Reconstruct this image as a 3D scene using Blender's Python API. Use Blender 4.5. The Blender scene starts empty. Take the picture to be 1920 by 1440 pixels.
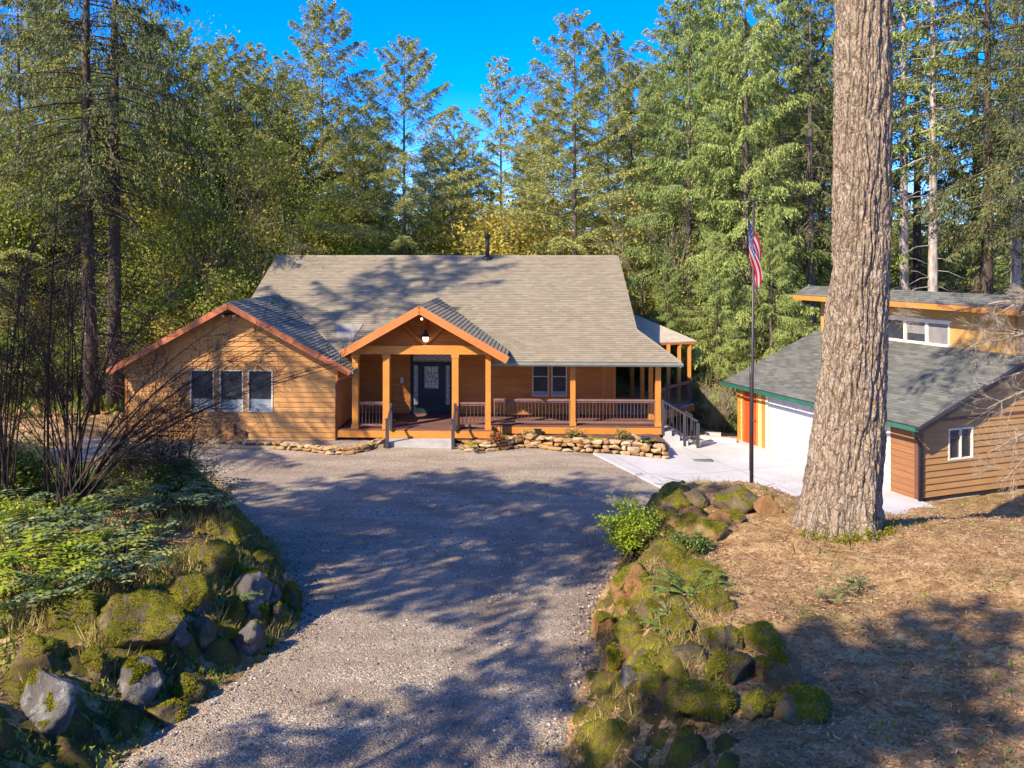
import bpy, bmesh, math, random
import numpy as np
from mathutils import Vector, Matrix, noise
R = math.radians
rng = random.Random(7)
scene = bpy.context.scene
COL = scene.collection
F = 1600.0; CX = 960.0; HY = 479.0; CH = 6.85          # focal length and horizon of the 1920x1440 photograph, camera height

# ------------------------------------------------------------------ helpers
def smooth(t):
    t = max(0.0, min(1.0, t)); return t*t*(3-2*t)
def lerp(a, b, t): return a+(b-a)*t
def link(o): COL.objects.link(o); return o
def tag(o, label=None, cat=None, group=None, kind=None):
    if label: o['label'] = label
    if cat: o['category'] = cat
    if group: o['group'] = group
    if kind: o['kind'] = kind
    return o
def empty(name, loc=(0, 0, 0), rz=0.0):
    o = bpy.data.objects.new(name, None); o.location = loc; o.rotation_euler = (0, 0, rz)
    o.empty_display_size = .3
    return link(o)
def thing(name, label, cat, loc=(0, 0, 0), rz=0.0, group=None):
    return tag(empty(name, loc, rz), label, cat, group)
def np_mesh(name, V, Fc, mats, smooth_=False, rnd=None, mi=None):
    """V (n,3) array, Fc (m,k) array with k = 3 or 4"""
    V = np.asarray(V, dtype=np.float32).reshape(-1, 3); Fc = np.asarray(Fc, dtype=np.int32)
    m, k = Fc.shape
    me = bpy.data.meshes.new(name)
    me.vertices.add(len(V)); me.vertices.foreach_set('co', V.ravel())
    me.loops.add(m*k); me.loops.foreach_set('vertex_index', Fc.ravel())
    me.polygons.add(m)
    me.polygons.foreach_set('loop_start', np.arange(0, m*k, k, dtype=np.int32))
    me.polygons.foreach_set('loop_total', np.full(m, k, dtype=np.int32))
    if mi is not None: me.polygons.foreach_set('material_index', np.asarray(mi, dtype=np.int32))
    me.update(calc_edges=True)
    if smooth_: me.polygons.foreach_set('use_smooth', np.ones(m, dtype=bool))
    if rnd is not None:
        a = me.attributes.new('rnd', 'FLOAT', 'FACE'); a.data.foreach_set('value', np.asarray(rnd, dtype=np.float32))
    for mt in (mats if isinstance(mats, (list, tuple)) else [mats]): me.materials.append(mt)
    return me
class MB:
    """collects shapes into one mesh; every face keeps a material slot and a random number"""
    def __init__(s, off=(0, 0, 0)):
        s.v = []; s.f = []; s.m = []; s.r = []; s.off = off; s.mi = 0; s.sm = []; s.smf = False
    def add(s, vs, fs, r=None):
        b = len(s.v); ox, oy, oz = s.off
        s.v += [(x-ox, y-oy, z-oz) for x, y, z in vs]
        if r is None: r = rng.random()
        for f in fs:
            s.f.append(tuple(b+i for i in f)); s.m.append(s.mi); s.r.append(r); s.sm.append(s.smf)
    def hexa(s, p, r=None):     # 8 points: bottom 4 ccw, top 4 ccw
        s.add(p, [(3, 2, 1, 0), (4, 5, 6, 7), (0, 1, 5, 4), (1, 2, 6, 5), (2, 3, 7, 6), (3, 0, 4, 7)], r)
    def box(s, x0, x1, y0, y1, z0, z1, r=None):
        if x1 < x0: x0, x1 = x1, x0
        if y1 < y0: y0, y1 = y1, y0
        if z1 < z0: z0, z1 = z1, z0
        s.hexa([(x0, y0, z0), (x1, y0, z0), (x1, y1, z0), (x0, y1, z0), (x0, y0, z1), (x1, y0, z1), (x1, y1, z1), (x0, y1, z1)], r)
    def bar(s, a, b, w, h, r=None):  # box beam from a to b, w wide horizontally, h high
        a = Vector(a); b = Vector(b); d = (b-a).normalized()
        up = Vector((0, 0, 1))
        if abs(d.z) > .97: up = Vector((0, 1, 0))
        sx = d.cross(up).normalized()*(w/2); uz = sx.cross(d).normalized()*(h/2)
        P = [a-sx-uz, a+sx-uz, b+sx-uz, b-sx-uz, a-sx+uz, a+sx+uz, b+sx+uz, b-sx+uz]
        s.hexa([tuple(q) for q in P], r)
    def prism(s, pts, dv, r=None):   # polygon pts (3D list) extruded by dv
        n = len(pts); q = [(x+dv[0], y+dv[1], z+dv[2]) for x, y, z in pts]
        s.add(list(pts)+q, [tuple(range(n)), tuple(range(2*n-1, n-1, -1))]+[(i, i+n, (i+1) % n+n, (i+1) % n) for i in range(n)], r)
    def tube(s, pts, rad, n=8, cap=True, r=None):
        pts = [Vector(p) for p in pts]; k = len(pts)
        if not isinstance(rad, (list, tuple)): rad = [rad]*k
        vs = []; ref = Vector((0, 0, 1)); last = None
        for i, p in enumerate(pts):
            d = (pts[min(i+1, k-1)]-pts[max(i-1, 0)])
            if d.length < 1e-9: d = Vector((0, 0, 1))
            d.normalize()
            if last is None:
                a = d.cross(ref if abs(d.z) < .9 else Vector((1, 0, 0))).normalized()
            else:
                a = (last-d*last.dot(d)).normalized()
            last = a; b = d.cross(a)
            for j in range(n):
                t = 2*math.pi*j/n
                vs.append(tuple(p+(a*math.cos(t)+b*math.sin(t))*rad[i]))
        fs = [(i*n+j, i*n+(j+1) % n, (i+1)*n+(j+1) % n, (i+1)*n+j) for i in range(k-1) for j in range(n)]
        if cap: fs += [tuple(range(n-1, -1, -1)), tuple(range((k-1)*n, k*n))]
        o = s.smf; s.smf = n > 5; s.add(vs, fs, r); s.smf = o
    def lathe(s, c, prof, n=16, r=None):   # prof: list of (radius, z)
        vs = [(c[0]+q*math.cos(2*math.pi*j/n), c[1]+q*math.sin(2*math.pi*j/n), c[2]+z) for q, z in prof for j in range(n)]
        k = len(prof)
        fs = [(i*n+j, i*n+(j+1) % n, (i+1)*n+(j+1) % n, (i+1)*n+j) for i in range(k-1) for j in range(n)]
        fs += [tuple(range(n-1, -1, -1)), tuple(range((k-1)*n, k*n))]
        o = s.smf; s.smf = True; s.add(vs, fs, r); s.smf = o
    def mesh(s, name, mats):
        me = bpy.data.meshes.new(name); me.from_pydata(s.v, [], s.f)
        me.polygons.foreach_set('material_index', s.m); me.polygons.foreach_set('use_smooth', s.sm)
        a = me.attributes.new('rnd', 'FLOAT', 'FACE'); a.data.foreach_set('value', s.r)
        for mt in (mats if isinstance(mats, (list, tuple)) else [mats]): me.materials.append(mt)
        me.update()
        return me
    def build(s, name, mats, parent=None, label=None):
        o = bpy.data.objects.new(name, s.mesh(name, mats)); link(o)
        if parent is not None: o.parent = parent
        if label: o['label'] = label
        return o
def obj(name, me, parent=None, loc=None, rot=None, scale=None):
    o = bpy.data.objects.new(name, me); link(o)
    if parent is not None: o.parent = parent
    if loc is not None: o.location = loc
    if rot is not None: o.rotation_euler = rot
    if scale is not None: o.scale = scale if not isinstance(scale, (int, float)) else (scale,)*3
    return o
def copy_tree(o, parent=None):
    c = o.copy(); link(c); c.parent = parent
    for ch in [q for q in o.children]: copy_tree(ch, c)
    return c
def courses(mb, O, S, T, N, lo, hi, t0, t1, step, out, tab=None, holes=(), lift=0.0, jit=0.0):
    """boards or shingles in rows on the plane O + s*S + t*T; lo(t), hi(t) bound s; lower edge stands out by `out` along N"""
    O, S, T, N = Vector(O), Vector(S), Vector(T), Vector(N)
    cuts = [t0]
    k = 0
    while cuts[-1] < t1-1e-6:
        k += 1; cuts.append(min(t0+k*step, t1))
    row = 0
    for a, b in zip(cuts[:-1], cuts[1:]):
        row += 1
        sub = sorted({a, b} | {h[i] for h in holes for i in (2, 3) if a < h[i] < b})
        for c, d in zip(sub[:-1], sub[1:]):
            mid = (c+d)/2
            segs = [(None, None)]
            L0, L1, H0, H1 = lo(c), lo(d), hi(c), hi(d)
            if H0-L0 < .01 and H1-L1 < .01: continue
            hs = sorted((h[0], h[1]) for h in holes if h[2] < mid < h[3])
            xs = []; cur = (L0, L1)
            for h0, h1 in hs:
                if h1 <= min(L0, L1) or h0 >= max(H0, H1): continue
                xs.append((cur, (h0, h0))); cur = (h1, h1)
            xs.append((cur, (H0, H1)))
            for (l0, l1), (r0, r1) in xs:
                if r0 < l0: r0 = l0
                if r1 < l1: r1 = l1
                if r0-l0 < .004 and r1-l1 < .004: continue
                pieces = []
                if tab is None:
                    pieces.append((l0, l1, r0, r1))
                else:
                    w = tab; off = (row*.37 % 1.0)*w
                    e = math.floor((min(l0, l1)-off)/w)*w+off
                    while e < max(r0, r1):
                        e2 = e+w+rng.uniform(-.04, .04)*w
                        q0, q1 = max(e, l0), max(e, l1); p0, p1 = min(e2, r0), min(e2, r1)
                        if p0 > q0+.002 or p1 > q1+.002: pieces.append((q0, q1, max(p0, q0), max(p1, q1)))
                        e = e2
                for (l0_, l1_, r0_, r1_) in pieces:
                    oc = out*(b-c)/(b-a)+lift; od = out*(b-d)/(b-a)*.999+lift
                    if tab: oc += rng.uniform(0, jit)
                    rr = rng.random()
                    A = O+S*l0_+T*c+N*oc; B = O+S*r0_+T*c+N*oc; C = O+S*r1_+T*d+N*od; D = O+S*l1_+T*d+N*od
                    Ab = A-N*(oc+.01); Bb = B-N*(oc+.01)
                    vs = [A, B, C, D, Ab, Bb]
                    fs = [(0, 1, 2, 3), (4, 5, 1, 0)]
                    if tab:
                        Cb = C-N*(od+.01); Db = D-N*(od+.01); vs += [Cb, Db]; fs += [(5, 6, 2, 1), (7, 4, 0, 3)]
                    mb.add([tuple(v) for v in vs], fs, rr)

# ------------------------------------------------------------------ materials
def nt(name):
    m = bpy.data.materials.new(name); m.use_nodes = True; t = m.node_tree; t.nodes.clear()
    return m, t
def N_(t, typ, **kw):
    n = t.nodes.new(typ)
    for k, v in kw.items():
        if k in n.inputs: n.inputs[k].default_value = v
        else: setattr(n, k, v)
    return n
def ramp(t, fac, stops):
    n = t.nodes.new('ShaderNodeValToRGB'); t.links.new(fac, n.inputs[0])
    e = n.color_ramp.elements
    while len(e) < len(stops): e.new(.5)
    for i, (p, c) in enumerate(stops):
        e[i].position = p; e[i].color = (c[0], c[1], c[2], 1) if isinstance(c, (tuple, list)) else (c, c, c, 1)
    return n.outputs[0]
def mix(t, fac, a, b, mode='MIX'):
    n = t.nodes.new('ShaderNodeMix'); n.data_type = 'RGBA'; n.blend_type = mode
    for s, v in ((n.inputs[0], fac), (n.inputs[6], a), (n.inputs[7], b)):
        if isinstance(v, (int, float)): s.default_value = v
        elif isinstance(v, (tuple, list)): s.default_value = (v[0], v[1], v[2], 1)
        else: t.links.new(v, s)
    return n.outputs[2]
def mapping(t, scale=(1, 1, 1), coord='Object', rot=(0, 0, 0)):
    c = t.nodes.new('ShaderNodeTexCoord'); m = t.nodes.new('ShaderNodeMapping')
    m.inputs['Scale'].default_value = scale; m.inputs['Rotation'].default_value = rot
    t.links.new(c.outputs[coord], m.inputs[0]); return m.outputs[0]
def noise_(t, vec, scale, detail=4, rough=.55, dist=0, out='Fac'):
    n = N_(t, 'ShaderNodeTexNoise', Scale=scale, Detail=detail, Roughness=rough, Distortion=dist)
    t.links.new(vec, n.inputs['Vector']); return n.outputs[0 if out == 'Fac' else 1]
def voro(t, vec, scale, feature='F1', out='Distance'):
    n = t.nodes.new('ShaderNodeTexVoronoi'); n.feature = feature; n.inputs['Scale'].default_value = scale
    t.links.new(vec, n.inputs['Vector']); return n.outputs[out]
def attr(t, name='rnd'):
    n = t.nodes.new('ShaderNodeAttribute'); n.attribute_name = name; return n.outputs['Fac']
def math_(t, op, a, b=0.0):
    n = t.nodes.new('ShaderNodeMath'); n.operation = op
    for i, v in enumerate((a, b)):
        if isinstance(v, (int, float)): n.inputs[i].default_value = v
        else: t.links.new(v, n.inputs[i])
    return n.outputs[0]
def finish(m, t, col, rough=.8, spec=.3, metal=0.0, bump=None, bstr=.5, bdist=.02, coat=0):
    b = t.nodes.new('ShaderNodeBsdfPrincipled'); o = t.nodes.new('ShaderNodeOutputMaterial')
    if isinstance(col, (tuple, list)): b.inputs['Base Color'].default_value = (col[0], col[1], col[2], 1)
    else: t.links.new(col, b.inputs['Base Color'])
    if isinstance(rough, (int, float)): b.inputs['Roughness'].default_value = rough
    else: t.links.new(rough, b.inputs['Roughness'])
    b.inputs['Specular IOR Level'].default_value = spec; b.inputs['Metallic'].default_value = metal
    if bump is not None:
        n = t.nodes.new('ShaderNodeBump'); n.inputs['Strength'].default_value = bstr; n.inputs['Distance'].default_value = bdist
        t.links.new(bump, n.inputs['Height']); t.links.new(n.outputs[0], b.inputs['Normal'])
    t.links.new(b.outputs[0], o.inputs[0]); return m
def mat_wood(name, ca, cb, cc, scale=1.0, boards=True, rough=.62):
    m, t = nt(name); v = mapping(t, (.55*scale, .55*scale, 14*scale))
    n1 = noise_(t, v, 2.2, 6, .65, .6); n2 = noise_(t, mapping(t, (1, 1, 1)), .7, 3)
    v3 = mapping(t, (2.5*scale, 2.5*scale, 60*scale)); n3 = noise_(t, v3, 1.6, 3, .7)
    c = ramp(t, n1, [(.28, ca), (.5, cb), (.74, cc)])
    c = mix(t, math_(t, 'MULTIPLY', attr(t), .42), c, ca)
    c = mix(t, ramp(t, n3, [(.56, 0.0), (.75, .55)]), c, cc)
    c = mix(t, ramp(t, n2, [(.3, .35), (.65, 0.0)]), c, ca)
    return finish(m, t, c, rough, .25, bump=n1, bstr=.35, bdist=.006)
def mat_plain(name, col, rough=.6, var=.12, metal=0.0, spec=.3, ns=3.0, bs=.15):
    m, t = nt(name); v = mapping(t); n = noise_(t, v, ns, 5, .6); n2 = noise_(t, v, ns*17, 3, .6)
    dk = tuple(c*(1-var*1.6) for c in col); lt = tuple(min(1, c*(1+var)) for c in col)
    c = ramp(t, n, [(.3, dk), (.7, lt)]); c = mix(t, math_(t, 'MULTIPLY', n2, var), c, dk)
    return finish(m, t, c, rough, spec, metal, bump=n2, bstr=bs, bdist=.004)
def mat_shingle(name, a, b, c_, moss=None):
    m, t = nt(name); v = mapping(t); n = noise_(t, v, .35, 4, .6); g = noise_(t, v, 90, 2, .7); st = noise_(t, mapping(t, (3, .4, .4)), .8, 4)
    c = ramp(t, attr(t), [(0, a), (.5, b), (1, c_)])
    c = mix(t, ramp(t, n, [(.35, .28), (.6, 0.0)]), c, a)
    c = mix(t, ramp(t, st, [(.45, 0.0), (.75, .22)]), c, a)
    c = mix(t, math_(t, 'MULTIPLY', g, .35), c, tuple(x*.45 for x in a))
    if moss: c = mix(t, ramp(t, noise_(t, v, 1.4, 6, .7), [(.56, 0.0), (.66, .5)]), c, moss)
    return finish(m, t, c, .93, .15, bump=g, bstr=.35, bdist=.004)
def mat_leaf(name, stops, trans=.38, rough=.55, spec=.2):
    m, t = nt(name)
    oi = t.nodes.new('ShaderNodeObjectInfo')
    w = noise_(t, mapping(t), .45, 2)
    f = math_(t, 'ADD', math_(t, 'MULTIPLY', attr(t), .55), math_(t, 'MULTIPLY', w, .3))
    f = math_(t, 'ADD', f, math_(t, 'MULTIPLY', oi.outputs['Random'], .18))
    c = ramp(t, f, stops)
    d = N_(t, 'ShaderNodeBsdfPrincipled', Roughness=rough); d.inputs['Specular IOR Level'].default_value = spec
    tr = t.nodes.new('ShaderNodeBsdfTranslucent'); mx = N_(t, 'ShaderNodeMixShader'); mx.inputs[0].default_value = trans
    t.links.new(c, d.inputs['Base Color'])
    c2 = mix(t, 1.0, c, (1.0, 1.0, .55), 'MULTIPLY'); t.links.new(c2, tr.inputs[0])
    t.links.new(d.outputs[0], mx.inputs[1]); t.links.new(tr.outputs[0], mx.inputs[2])
    o = t.nodes.new('ShaderNodeOutputMaterial'); t.links.new(mx.outputs[0], o.inputs[0]); return m
def mat_bark(name, stops, sc=(6, 6, 1.2), moss=None, bstr=.9, bdist=.04):
    m, t = nt(name); v = mapping(t, sc); n = noise_(t, v, 1.3, 7, .68, .8); vv = voro(t, v, 1.6)
    f = math_(t, 'ADD', math_(t, 'MULTIPLY', n, .7), math_(t, 'MULTIPLY', vv, .35))
    c = ramp(t, f, stops)
    if moss:
        mn = noise_(t, mapping(t), 1.1, 5, .65)
        c = mix(t, ramp(t, mn, [(.54, 0.0), (.64, .8)]), c, moss)
    return finish(m, t, c, .92, .15, bump=f, bstr=bstr, bdist=bdist)
def mat_glass(name, col, rough=.08):
    m, t = nt(name); n = noise_(t, mapping(t), 1.3, 4); c = ramp(t, n, [(.35, tuple(x*.5 for x in col)), (.7, col)])
    return finish(m, t, c, .22, .45, coat=0)

M = {}
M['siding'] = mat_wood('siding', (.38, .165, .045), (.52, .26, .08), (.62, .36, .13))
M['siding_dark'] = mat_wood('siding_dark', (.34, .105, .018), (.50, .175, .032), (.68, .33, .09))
M['siding_garage'] = mat_wood('siding_garage', (.31, .155, .05), (.40, .215, .072), (.50, .29, .11))
M['siding_shaded'] = mat_wood('siding_shaded', (.20, .085, .035), (.27, .125, .05), (.34, .17, .08))  # garage siding with tree shade put into its darker colour
M['siding_pale'] = mat_wood('siding_pale', (.62, .42, .17), (.70, .50, .22), (.78, .60, .30))
M['trim'] = mat_plain('orange_trim', (.50, .17, .045), .55, .10, ns=1.5)
M['post'] = mat_plain('orange_post', (.52, .20, .035), .5, .10, ns=1.8)
M['fascia'] = mat_plain('red_fascia', (.42, .13, .05), .55, .12, ns=1.5)
M['brown_metal'] = mat_plain('brown_metal', (.14, .06, .04), .4, .1)
M['gutter'] = mat_plain('green_grey_gutter', (.19, .20, .165), .35, .12, spec=.5)
M['green_gutter'] = mat_plain('green_gutter', (.02, .13, .085), .4, .12, spec=.5)
M['flash'] = mat_plain('flashing', (.25, .225, .185), .7, .1)
M['shingle'] = mat_shingle('grey_shingle', (.24, .198, .13), (.28, .235, .158), (.32, .272, .19))
M['shingle_w'] = mat_shingle('wing_shingle', (.14, .135, .11), (.25, .235, .18), (.33, .31, .23), moss=(.22, .22, .05))
M['shingle_g'] = mat_shingle('green_shingle', (.10, .10, .082), (.145, .147, .12), (.195, .195, .16))
M['patio_roof'] = mat_plain('patio_roof', (.42, .37, .27), .9, .15)
M['win_frame'] = mat_plain('window_frame', (.62, .52, .40), .5, .06)
M['white'] = mat_plain('white_paint', (.58, .56, .55), .5, .05)
M['cream'] = mat_plain('cream_paint', (.75, .66, .50), .5, .06)
M['glass'] = mat_glass('dark_glass', (.05, .055, .065))
M['blind'] = mat_plain('blind', (.42, .46, .44), .7, .05)
M['door'] = mat_plain('dark_door', (.022, .036, .042), .45, .2)
M['reddoor'] = mat_plain('red_door', (.48, .07, .02), .5, .08)
M['deck'] = mat_wood('deck_board', (.10, .05, .04), (.17, .085, .065), (.24, .13, .10))
M['deck_grey'] = mat_wood('deck_grey', (.36, .33, .29), (.46, .43, .385), (.56, .53, .48))
M['rail'] = mat_plain('rail', (.20, .11, .085), .5, .15)
M['bal'] = mat_plain('baluster', (.10, .06, .05), .45, .1)
M['newel'] = mat_plain('newel', (.05, .045, .05), .45, .15)
M['drip'] = mat_plain('drip_edge', (.16, .15, .12), .6, .1)
M['clere'] = mat_wood('siding_ochre', (.42, .22, .06), (.50, .28, .085), (.56, .34, .12))
def mat_conc():
    m, t = nt('concrete'); v = mapping(t); n = noise_(t, v, .5, 6, .65); g = noise_(t, v, 30, 4, .7); s = noise_(t, v, 2.2, 6, .7, .8)
    c = ramp(t, n, [(.35, (.38, .36, .33)), (.6, (.49, .47, .44))]); c = mix(t, ramp(t, s, [(.55, 0.0), (.7, .35)]), c, (.28, .255, .22)); c = mix(t, math_(t, 'MULTIPLY', g, .25), c, (.38, .36, .33))
    bk = t.nodes.new('ShaderNodeTexBrick'); bk.offset = 0; bk.inputs['Scale'].default_value = 1; bk.inputs['Brick Width'].default_value = 3.4; bk.inputs['Row Height'].default_value = 3.4; bk.inputs['Mortar Size'].default_value = .018; bk.inputs['Mortar Smooth'].default_value = .2
    t.links.new(mapping(t, (1, 1, 1), rot=(0, 0, -.36)), bk.inputs['Vector']); c = mix(t, math_(t, 'MULTIPLY', bk.outputs['Fac'], .7), c, (.17, .16, .14))
    return finish(m, t, c, .9, .2, bump=g, bstr=.2, bdist=.004)
M['concrete'] = mat_conc()
M['found'] = mat_plain('foundation', (.36, .34, .31), .9, .12)
M['black'] = mat_plain('black_metal', (.02, .02, .022), .4, .2)
M['pole'] = mat_plain('pole', (.06, .045, .045), .4, .15, .3)
M['grate'] = mat_plain('grate', (.05, .09, .06), .5, .2)
M['mulch'] = mat_plain('mulch', (.15, .085, .06), .95, .5, ns=12, bs=.9)
def mat_stone():
    m, t = nt('tan_stone'); v = mapping(t); n = noise_(t, v, 4, 6, .7); g = noise_(t, v, 40, 3)
    c = ramp(t, attr(t), [(0, (.28, .155, .06)), (.3, (.42, .25, .10)), (.65, (.50, .34, .17)), (1, (.56, .44, .28))])
    c = mix(t, ramp(t, n, [(.4, .6), (.65, 0.0)]), c, (.20, .10, .035))
    c = mix(t, math_(t, 'MULTIPLY', g, .3), c, (.15, .08, .03))
    return finish(m, t, c, .9, .2, bump=n, bstr=.6, bdist=.02)
M['stone'] = mat_stone()
def mat_boulder(name, a, b, c_, lich):
    m, t = nt(name); v = mapping(t); n = noise_(t, v, 1.6, 8, .72, .4); g = noise_(t, v, 22, 5, .7); l = noise_(t, v, 3.1, 7, .75, .5)
    c = ramp(t, n, [(.3, a), (.5, b), (.72, c_)])
    c = mix(t, ramp(t, l, [(.52, 0.0), (.60, .85)]), c, lich)
    c = mix(t, math_(t, 'MULTIPLY', g, .4), c, a)
    h = math_(t, 'ADD', n, math_(t, 'MULTIPLY', g, .35))
    return finish(m, t, c, .93, .2, bump=h, bstr=1.0, bdist=.12)
M['rock'] = mat_boulder('grey_rock', (.07, .06, .055), (.15, .135, .12), (.24, .23, .21), (.34, .35, .33))
M['rock_dark'] = mat_boulder('dark_rock', (.07, .05, .028), (.15, .11, .055), (.24, .185, .095), (.22, .20, .08))
M['rock_orange'] = mat_boulder('rusty_rock', (.16, .075, .03), (.30, .155, .06), (.38, .23, .10), (.25, .23, .10))
def mat_moss():
    m, t = nt('moss'); v = mapping(t); n = noise_(t, v, 2.2, 6, .7); g = noise_(t, v, 45, 4, .8)
    c = ramp(t, n, [(.3, (.075, .07, .014)), (.48, (.17, .16, .018)), (.66, (.34, .30, .025))])
    c = mix(t, ramp(t, g, [(.35, .65), (.6, 0.0)]), c, (.04, .04, .012))
    c = mix(t, ramp(t, noise_(t, v, 5.5, 5), [(.52, 0.0), (.64, .8)]), c, (.20, .12, .055))
    return finish(m, t, c, 1.0, .1, bump=g, bstr=1.0, bdist=.035)
M['moss'] = mat_moss()
def mat_gravel():
    m, t = nt('gravel'); v = mapping(t)
    a = voro(t, v, 42, out='Color'); d = voro(t, v, 42); big = noise_(t, v, .22, 5, .6); med = noise_(t, mapping(t, (.5, 1.6, 1)), .9, 5, .6); fine = noise_(t, v, 60, 3, .7)
    sep = t.nodes.new('ShaderNodeSeparateColor'); t.links.new(a, sep.inputs[0])
    c = ramp(t, sep.outputs[0], [(0, (.16, .125, .085)), (.4, (.275, .22, .15)), (.75, (.37, .30, .21)), (1, (.60, .51, .39))])
    c = mix(t, ramp(t, med, [(.42, .5), (.60, 0.0)]), c, (.175, .125, .08))
    c = mix(t, ramp(t, big, [(.45, 0.0), (.65, .4)]), c, (.38, .31, .23))
    c = mix(t, ramp(t, voro(t, v, 3.2), [(.03, .6), (.06, 0.0)]), c, (.10, .05, .03))
    tr = attr(t, 'track'); tr = math_(t, 'MULTIPLY', tr, ramp(t, noise_(t, mapping(t, (2.2, .35, 1)), 1.6, 5, .65), [(.3, .25), (.6, 1.0)]))
    c = mix(t, math_(t, 'MULTIPLY', tr, .6), c, (.165, .12, .085))
    h = math_(t, 'ADD', math_(t, 'MULTIPLY', d, -1.0), math_(t, 'MULTIPLY', fine, .5))
    return finish(m, t, c, .95, .2, bump=h, bstr=.8, bdist=.02)
M['gravel'] = mat_gravel()
def mat_floor():
    m, t = nt('forest_floor'); v = mapping(t)
    n = noise_(t, v, .5, 6, .65); b = noise_(t, v, 3.2, 8, .75, .6); g = noise_(t, v, 30, 5, .8)
    vs = mapping(t, (1, 1, 1), rot=(0, 0, .7)); w = noise_(t, vs, 14, 4, .7, 2.5)
    c = ramp(t, b, [(.3, (.14, .078, .036)), (.46, (.36, .215, .09)), (.58, (.56, .37, .165)), (.76, (.74, .56, .30))])
    c = mix(t, ramp(t, n, [(.52, 0.0), (.66, .65)]), c, (.12, .115, .025))
    c = mix(t, ramp(t, w, [(.60, 0.0), (.70, .7)]), c, (.48, .36, .23))
    c = mix(t, ramp(t, g, [(.36, .6), (.52, 0.0)]), c, (.06, .035, .022))
    h = math_(t, 'ADD', b, math_(t, 'MULTIPLY', g, .5))
    return finish(m, t, c, 1.0, .1, bump=h, bstr=1.0, bdist=.06)
M['floor'] = mat_floor()
M['fir'] = mat_leaf('fir_needles', [(.1, (0.114, 0.149, 0.056)), (.45, (0.256, 0.286, 0.087)), (.75, (0.486, 0.436, 0.117)), (1, (0.554, 0.574, 0.176))], .24)
M['hemlock'] = mat_leaf('hemlock_needles', [(.1, (0.080, 0.126, 0.042)), (.45, (0.205, 0.273, 0.075)), (.75, (0.365, 0.398, 0.102)), (1, (0.528, 0.545, 0.167))], .24)
M['dark_fir'] = mat_leaf('dark_needles', [(.1, (0.042, 0.061, 0.025)), (.5, (0.107, 0.122, 0.041)), (1, (0.234, 0.210, 0.068))], .2)
M['yellow_leaf'] = mat_leaf('yellow_leaves', [(.1, (0.179, 0.174, 0.026)), (.5, (0.401, 0.333, 0.053)), (1, (0.618, 0.478, 0.092))], .4)
M['green_leaf'] = mat_leaf('green_leaves', [(.1, (0.074, 0.117, 0.024)), (.5, (0.197, 0.254, 0.041)), (1, (0.419, 0.423, 0.065))], .35)
M['bright_leaf'] = mat_leaf('bright_leaves', [(.1, (0.144, 0.230, 0.018)), (.5, (0.312, 0.391, 0.027)), (1, (0.504, 0.552, 0.045))], .4)
M['lime_leaf'] = mat_leaf('lime_leaves', [(.1, (0.113, 0.155, 0.029)), (.5, (0.254, 0.319, 0.048)), (1, (0.453, 0.474, 0.086))], .45)
M['blue_leaf'] = mat_leaf('blue_green_leaves', [(.1, (0.075, 0.124, 0.050)), (.5, (0.159, 0.216, 0.083)), (.8, (0.372, 0.377, 0.099)), (1, (0.660, 0.580, 0.083))], .2, .35, .5)
M['fern'] = mat_leaf('fern_fronds', [(.1, (0.063, 0.109, 0.025)), (.5, (0.146, 0.218, 0.044)), (1, (0.333, 0.364, 0.061))], .3)
M['grass'] = mat_leaf('dry_grass', [(.1, (0.149, 0.127, 0.028)), (.5, (0.348, 0.276, 0.083)), (1, (0.620, 0.483, 0.202))], .3)
M['red_leaf'] = mat_leaf('red_leaves', [(.1, (.22, .07, .04)), (.5, (.38, .15, .06)), (1, (.40, .30, .08))], .3)
M['litter'] = mat_leaf('litter', [(.05, (.07, .035, .02)), (.4, (.22, .12, .06)), (.7, (.38, .24, .13)), (1, (.58, .46, .32))], .05, .9, .1)
def mat_bigbark():
    m, t = nt('fir_bark'); v = mapping(t, (6, 6, 1.5)); nz_ = noise_(t, mapping(t), 3.5, 4, .6, out='Color')
    vm = t.nodes.new('ShaderNodeVectorMath'); vm.operation = 'MULTIPLY_ADD'; t.links.new(nz_, vm.inputs[0]); vm.inputs[1].default_value = (1.6, 1.6, 1.2); t.links.new(v, vm.inputs[2])
    e = voro(t, vm.outputs[0], 1.5, 'DISTANCE_TO_EDGE'); e2 = voro(t, vm.outputs[0], 4.2, 'DISTANCE_TO_EDGE'); g = noise_(t, mapping(t, (3, 3, 1)), 14, 6, .75); l = noise_(t, mapping(t), 2.4, 6, .7)
    c = ramp(t, g, [(.28, (.165, .12, .08)), (.5, (.31, .235, .16)), (.7, (.50, .40, .29))])
    c = mix(t, ramp(t, l, [(.56, 0.0), (.66, .6)]), c, (.44, .39, .33))
    c = mix(t, ramp(t, e, [(.01, .7), (.10, 0.0)]), c, (.05, .03, .022))
    c = mix(t, ramp(t, e2, [(.01, .35), (.07, 0.0)]), c, (.06, .04, .03))
    c = mix(t, ramp(t, noise_(t, mapping(t), .9, 5), [(.58, 0.0), (.7, .35)]), c, (.16, .14, .04))
    h = math_(t, 'ADD', math_(t, 'MINIMUM', e, .25), math_(t, 'ADD', math_(t, 'MULTIPLY', math_(t, 'MINIMUM', e2, .12), .8), math_(t, 'MULTIPLY', g, .12)))
    return finish(m, t, c, .95, .1, bump=h, bstr=1.0, bdist=.09)
M['bark_big'] = mat_bigbark()
M['bark'] = mat_bark('bark', [(.3, (.045, .032, .025)), (.6, (.13, .10, .08)), (.8, (.22, .18, .15))])
M['bark_pale'] = mat_bark('pale_bark', [(.3, (.16, .13, .11)), (.6, (.36, .31, .27)), (.8, (.52, .47, .43))], (4, 4, 1))
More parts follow.
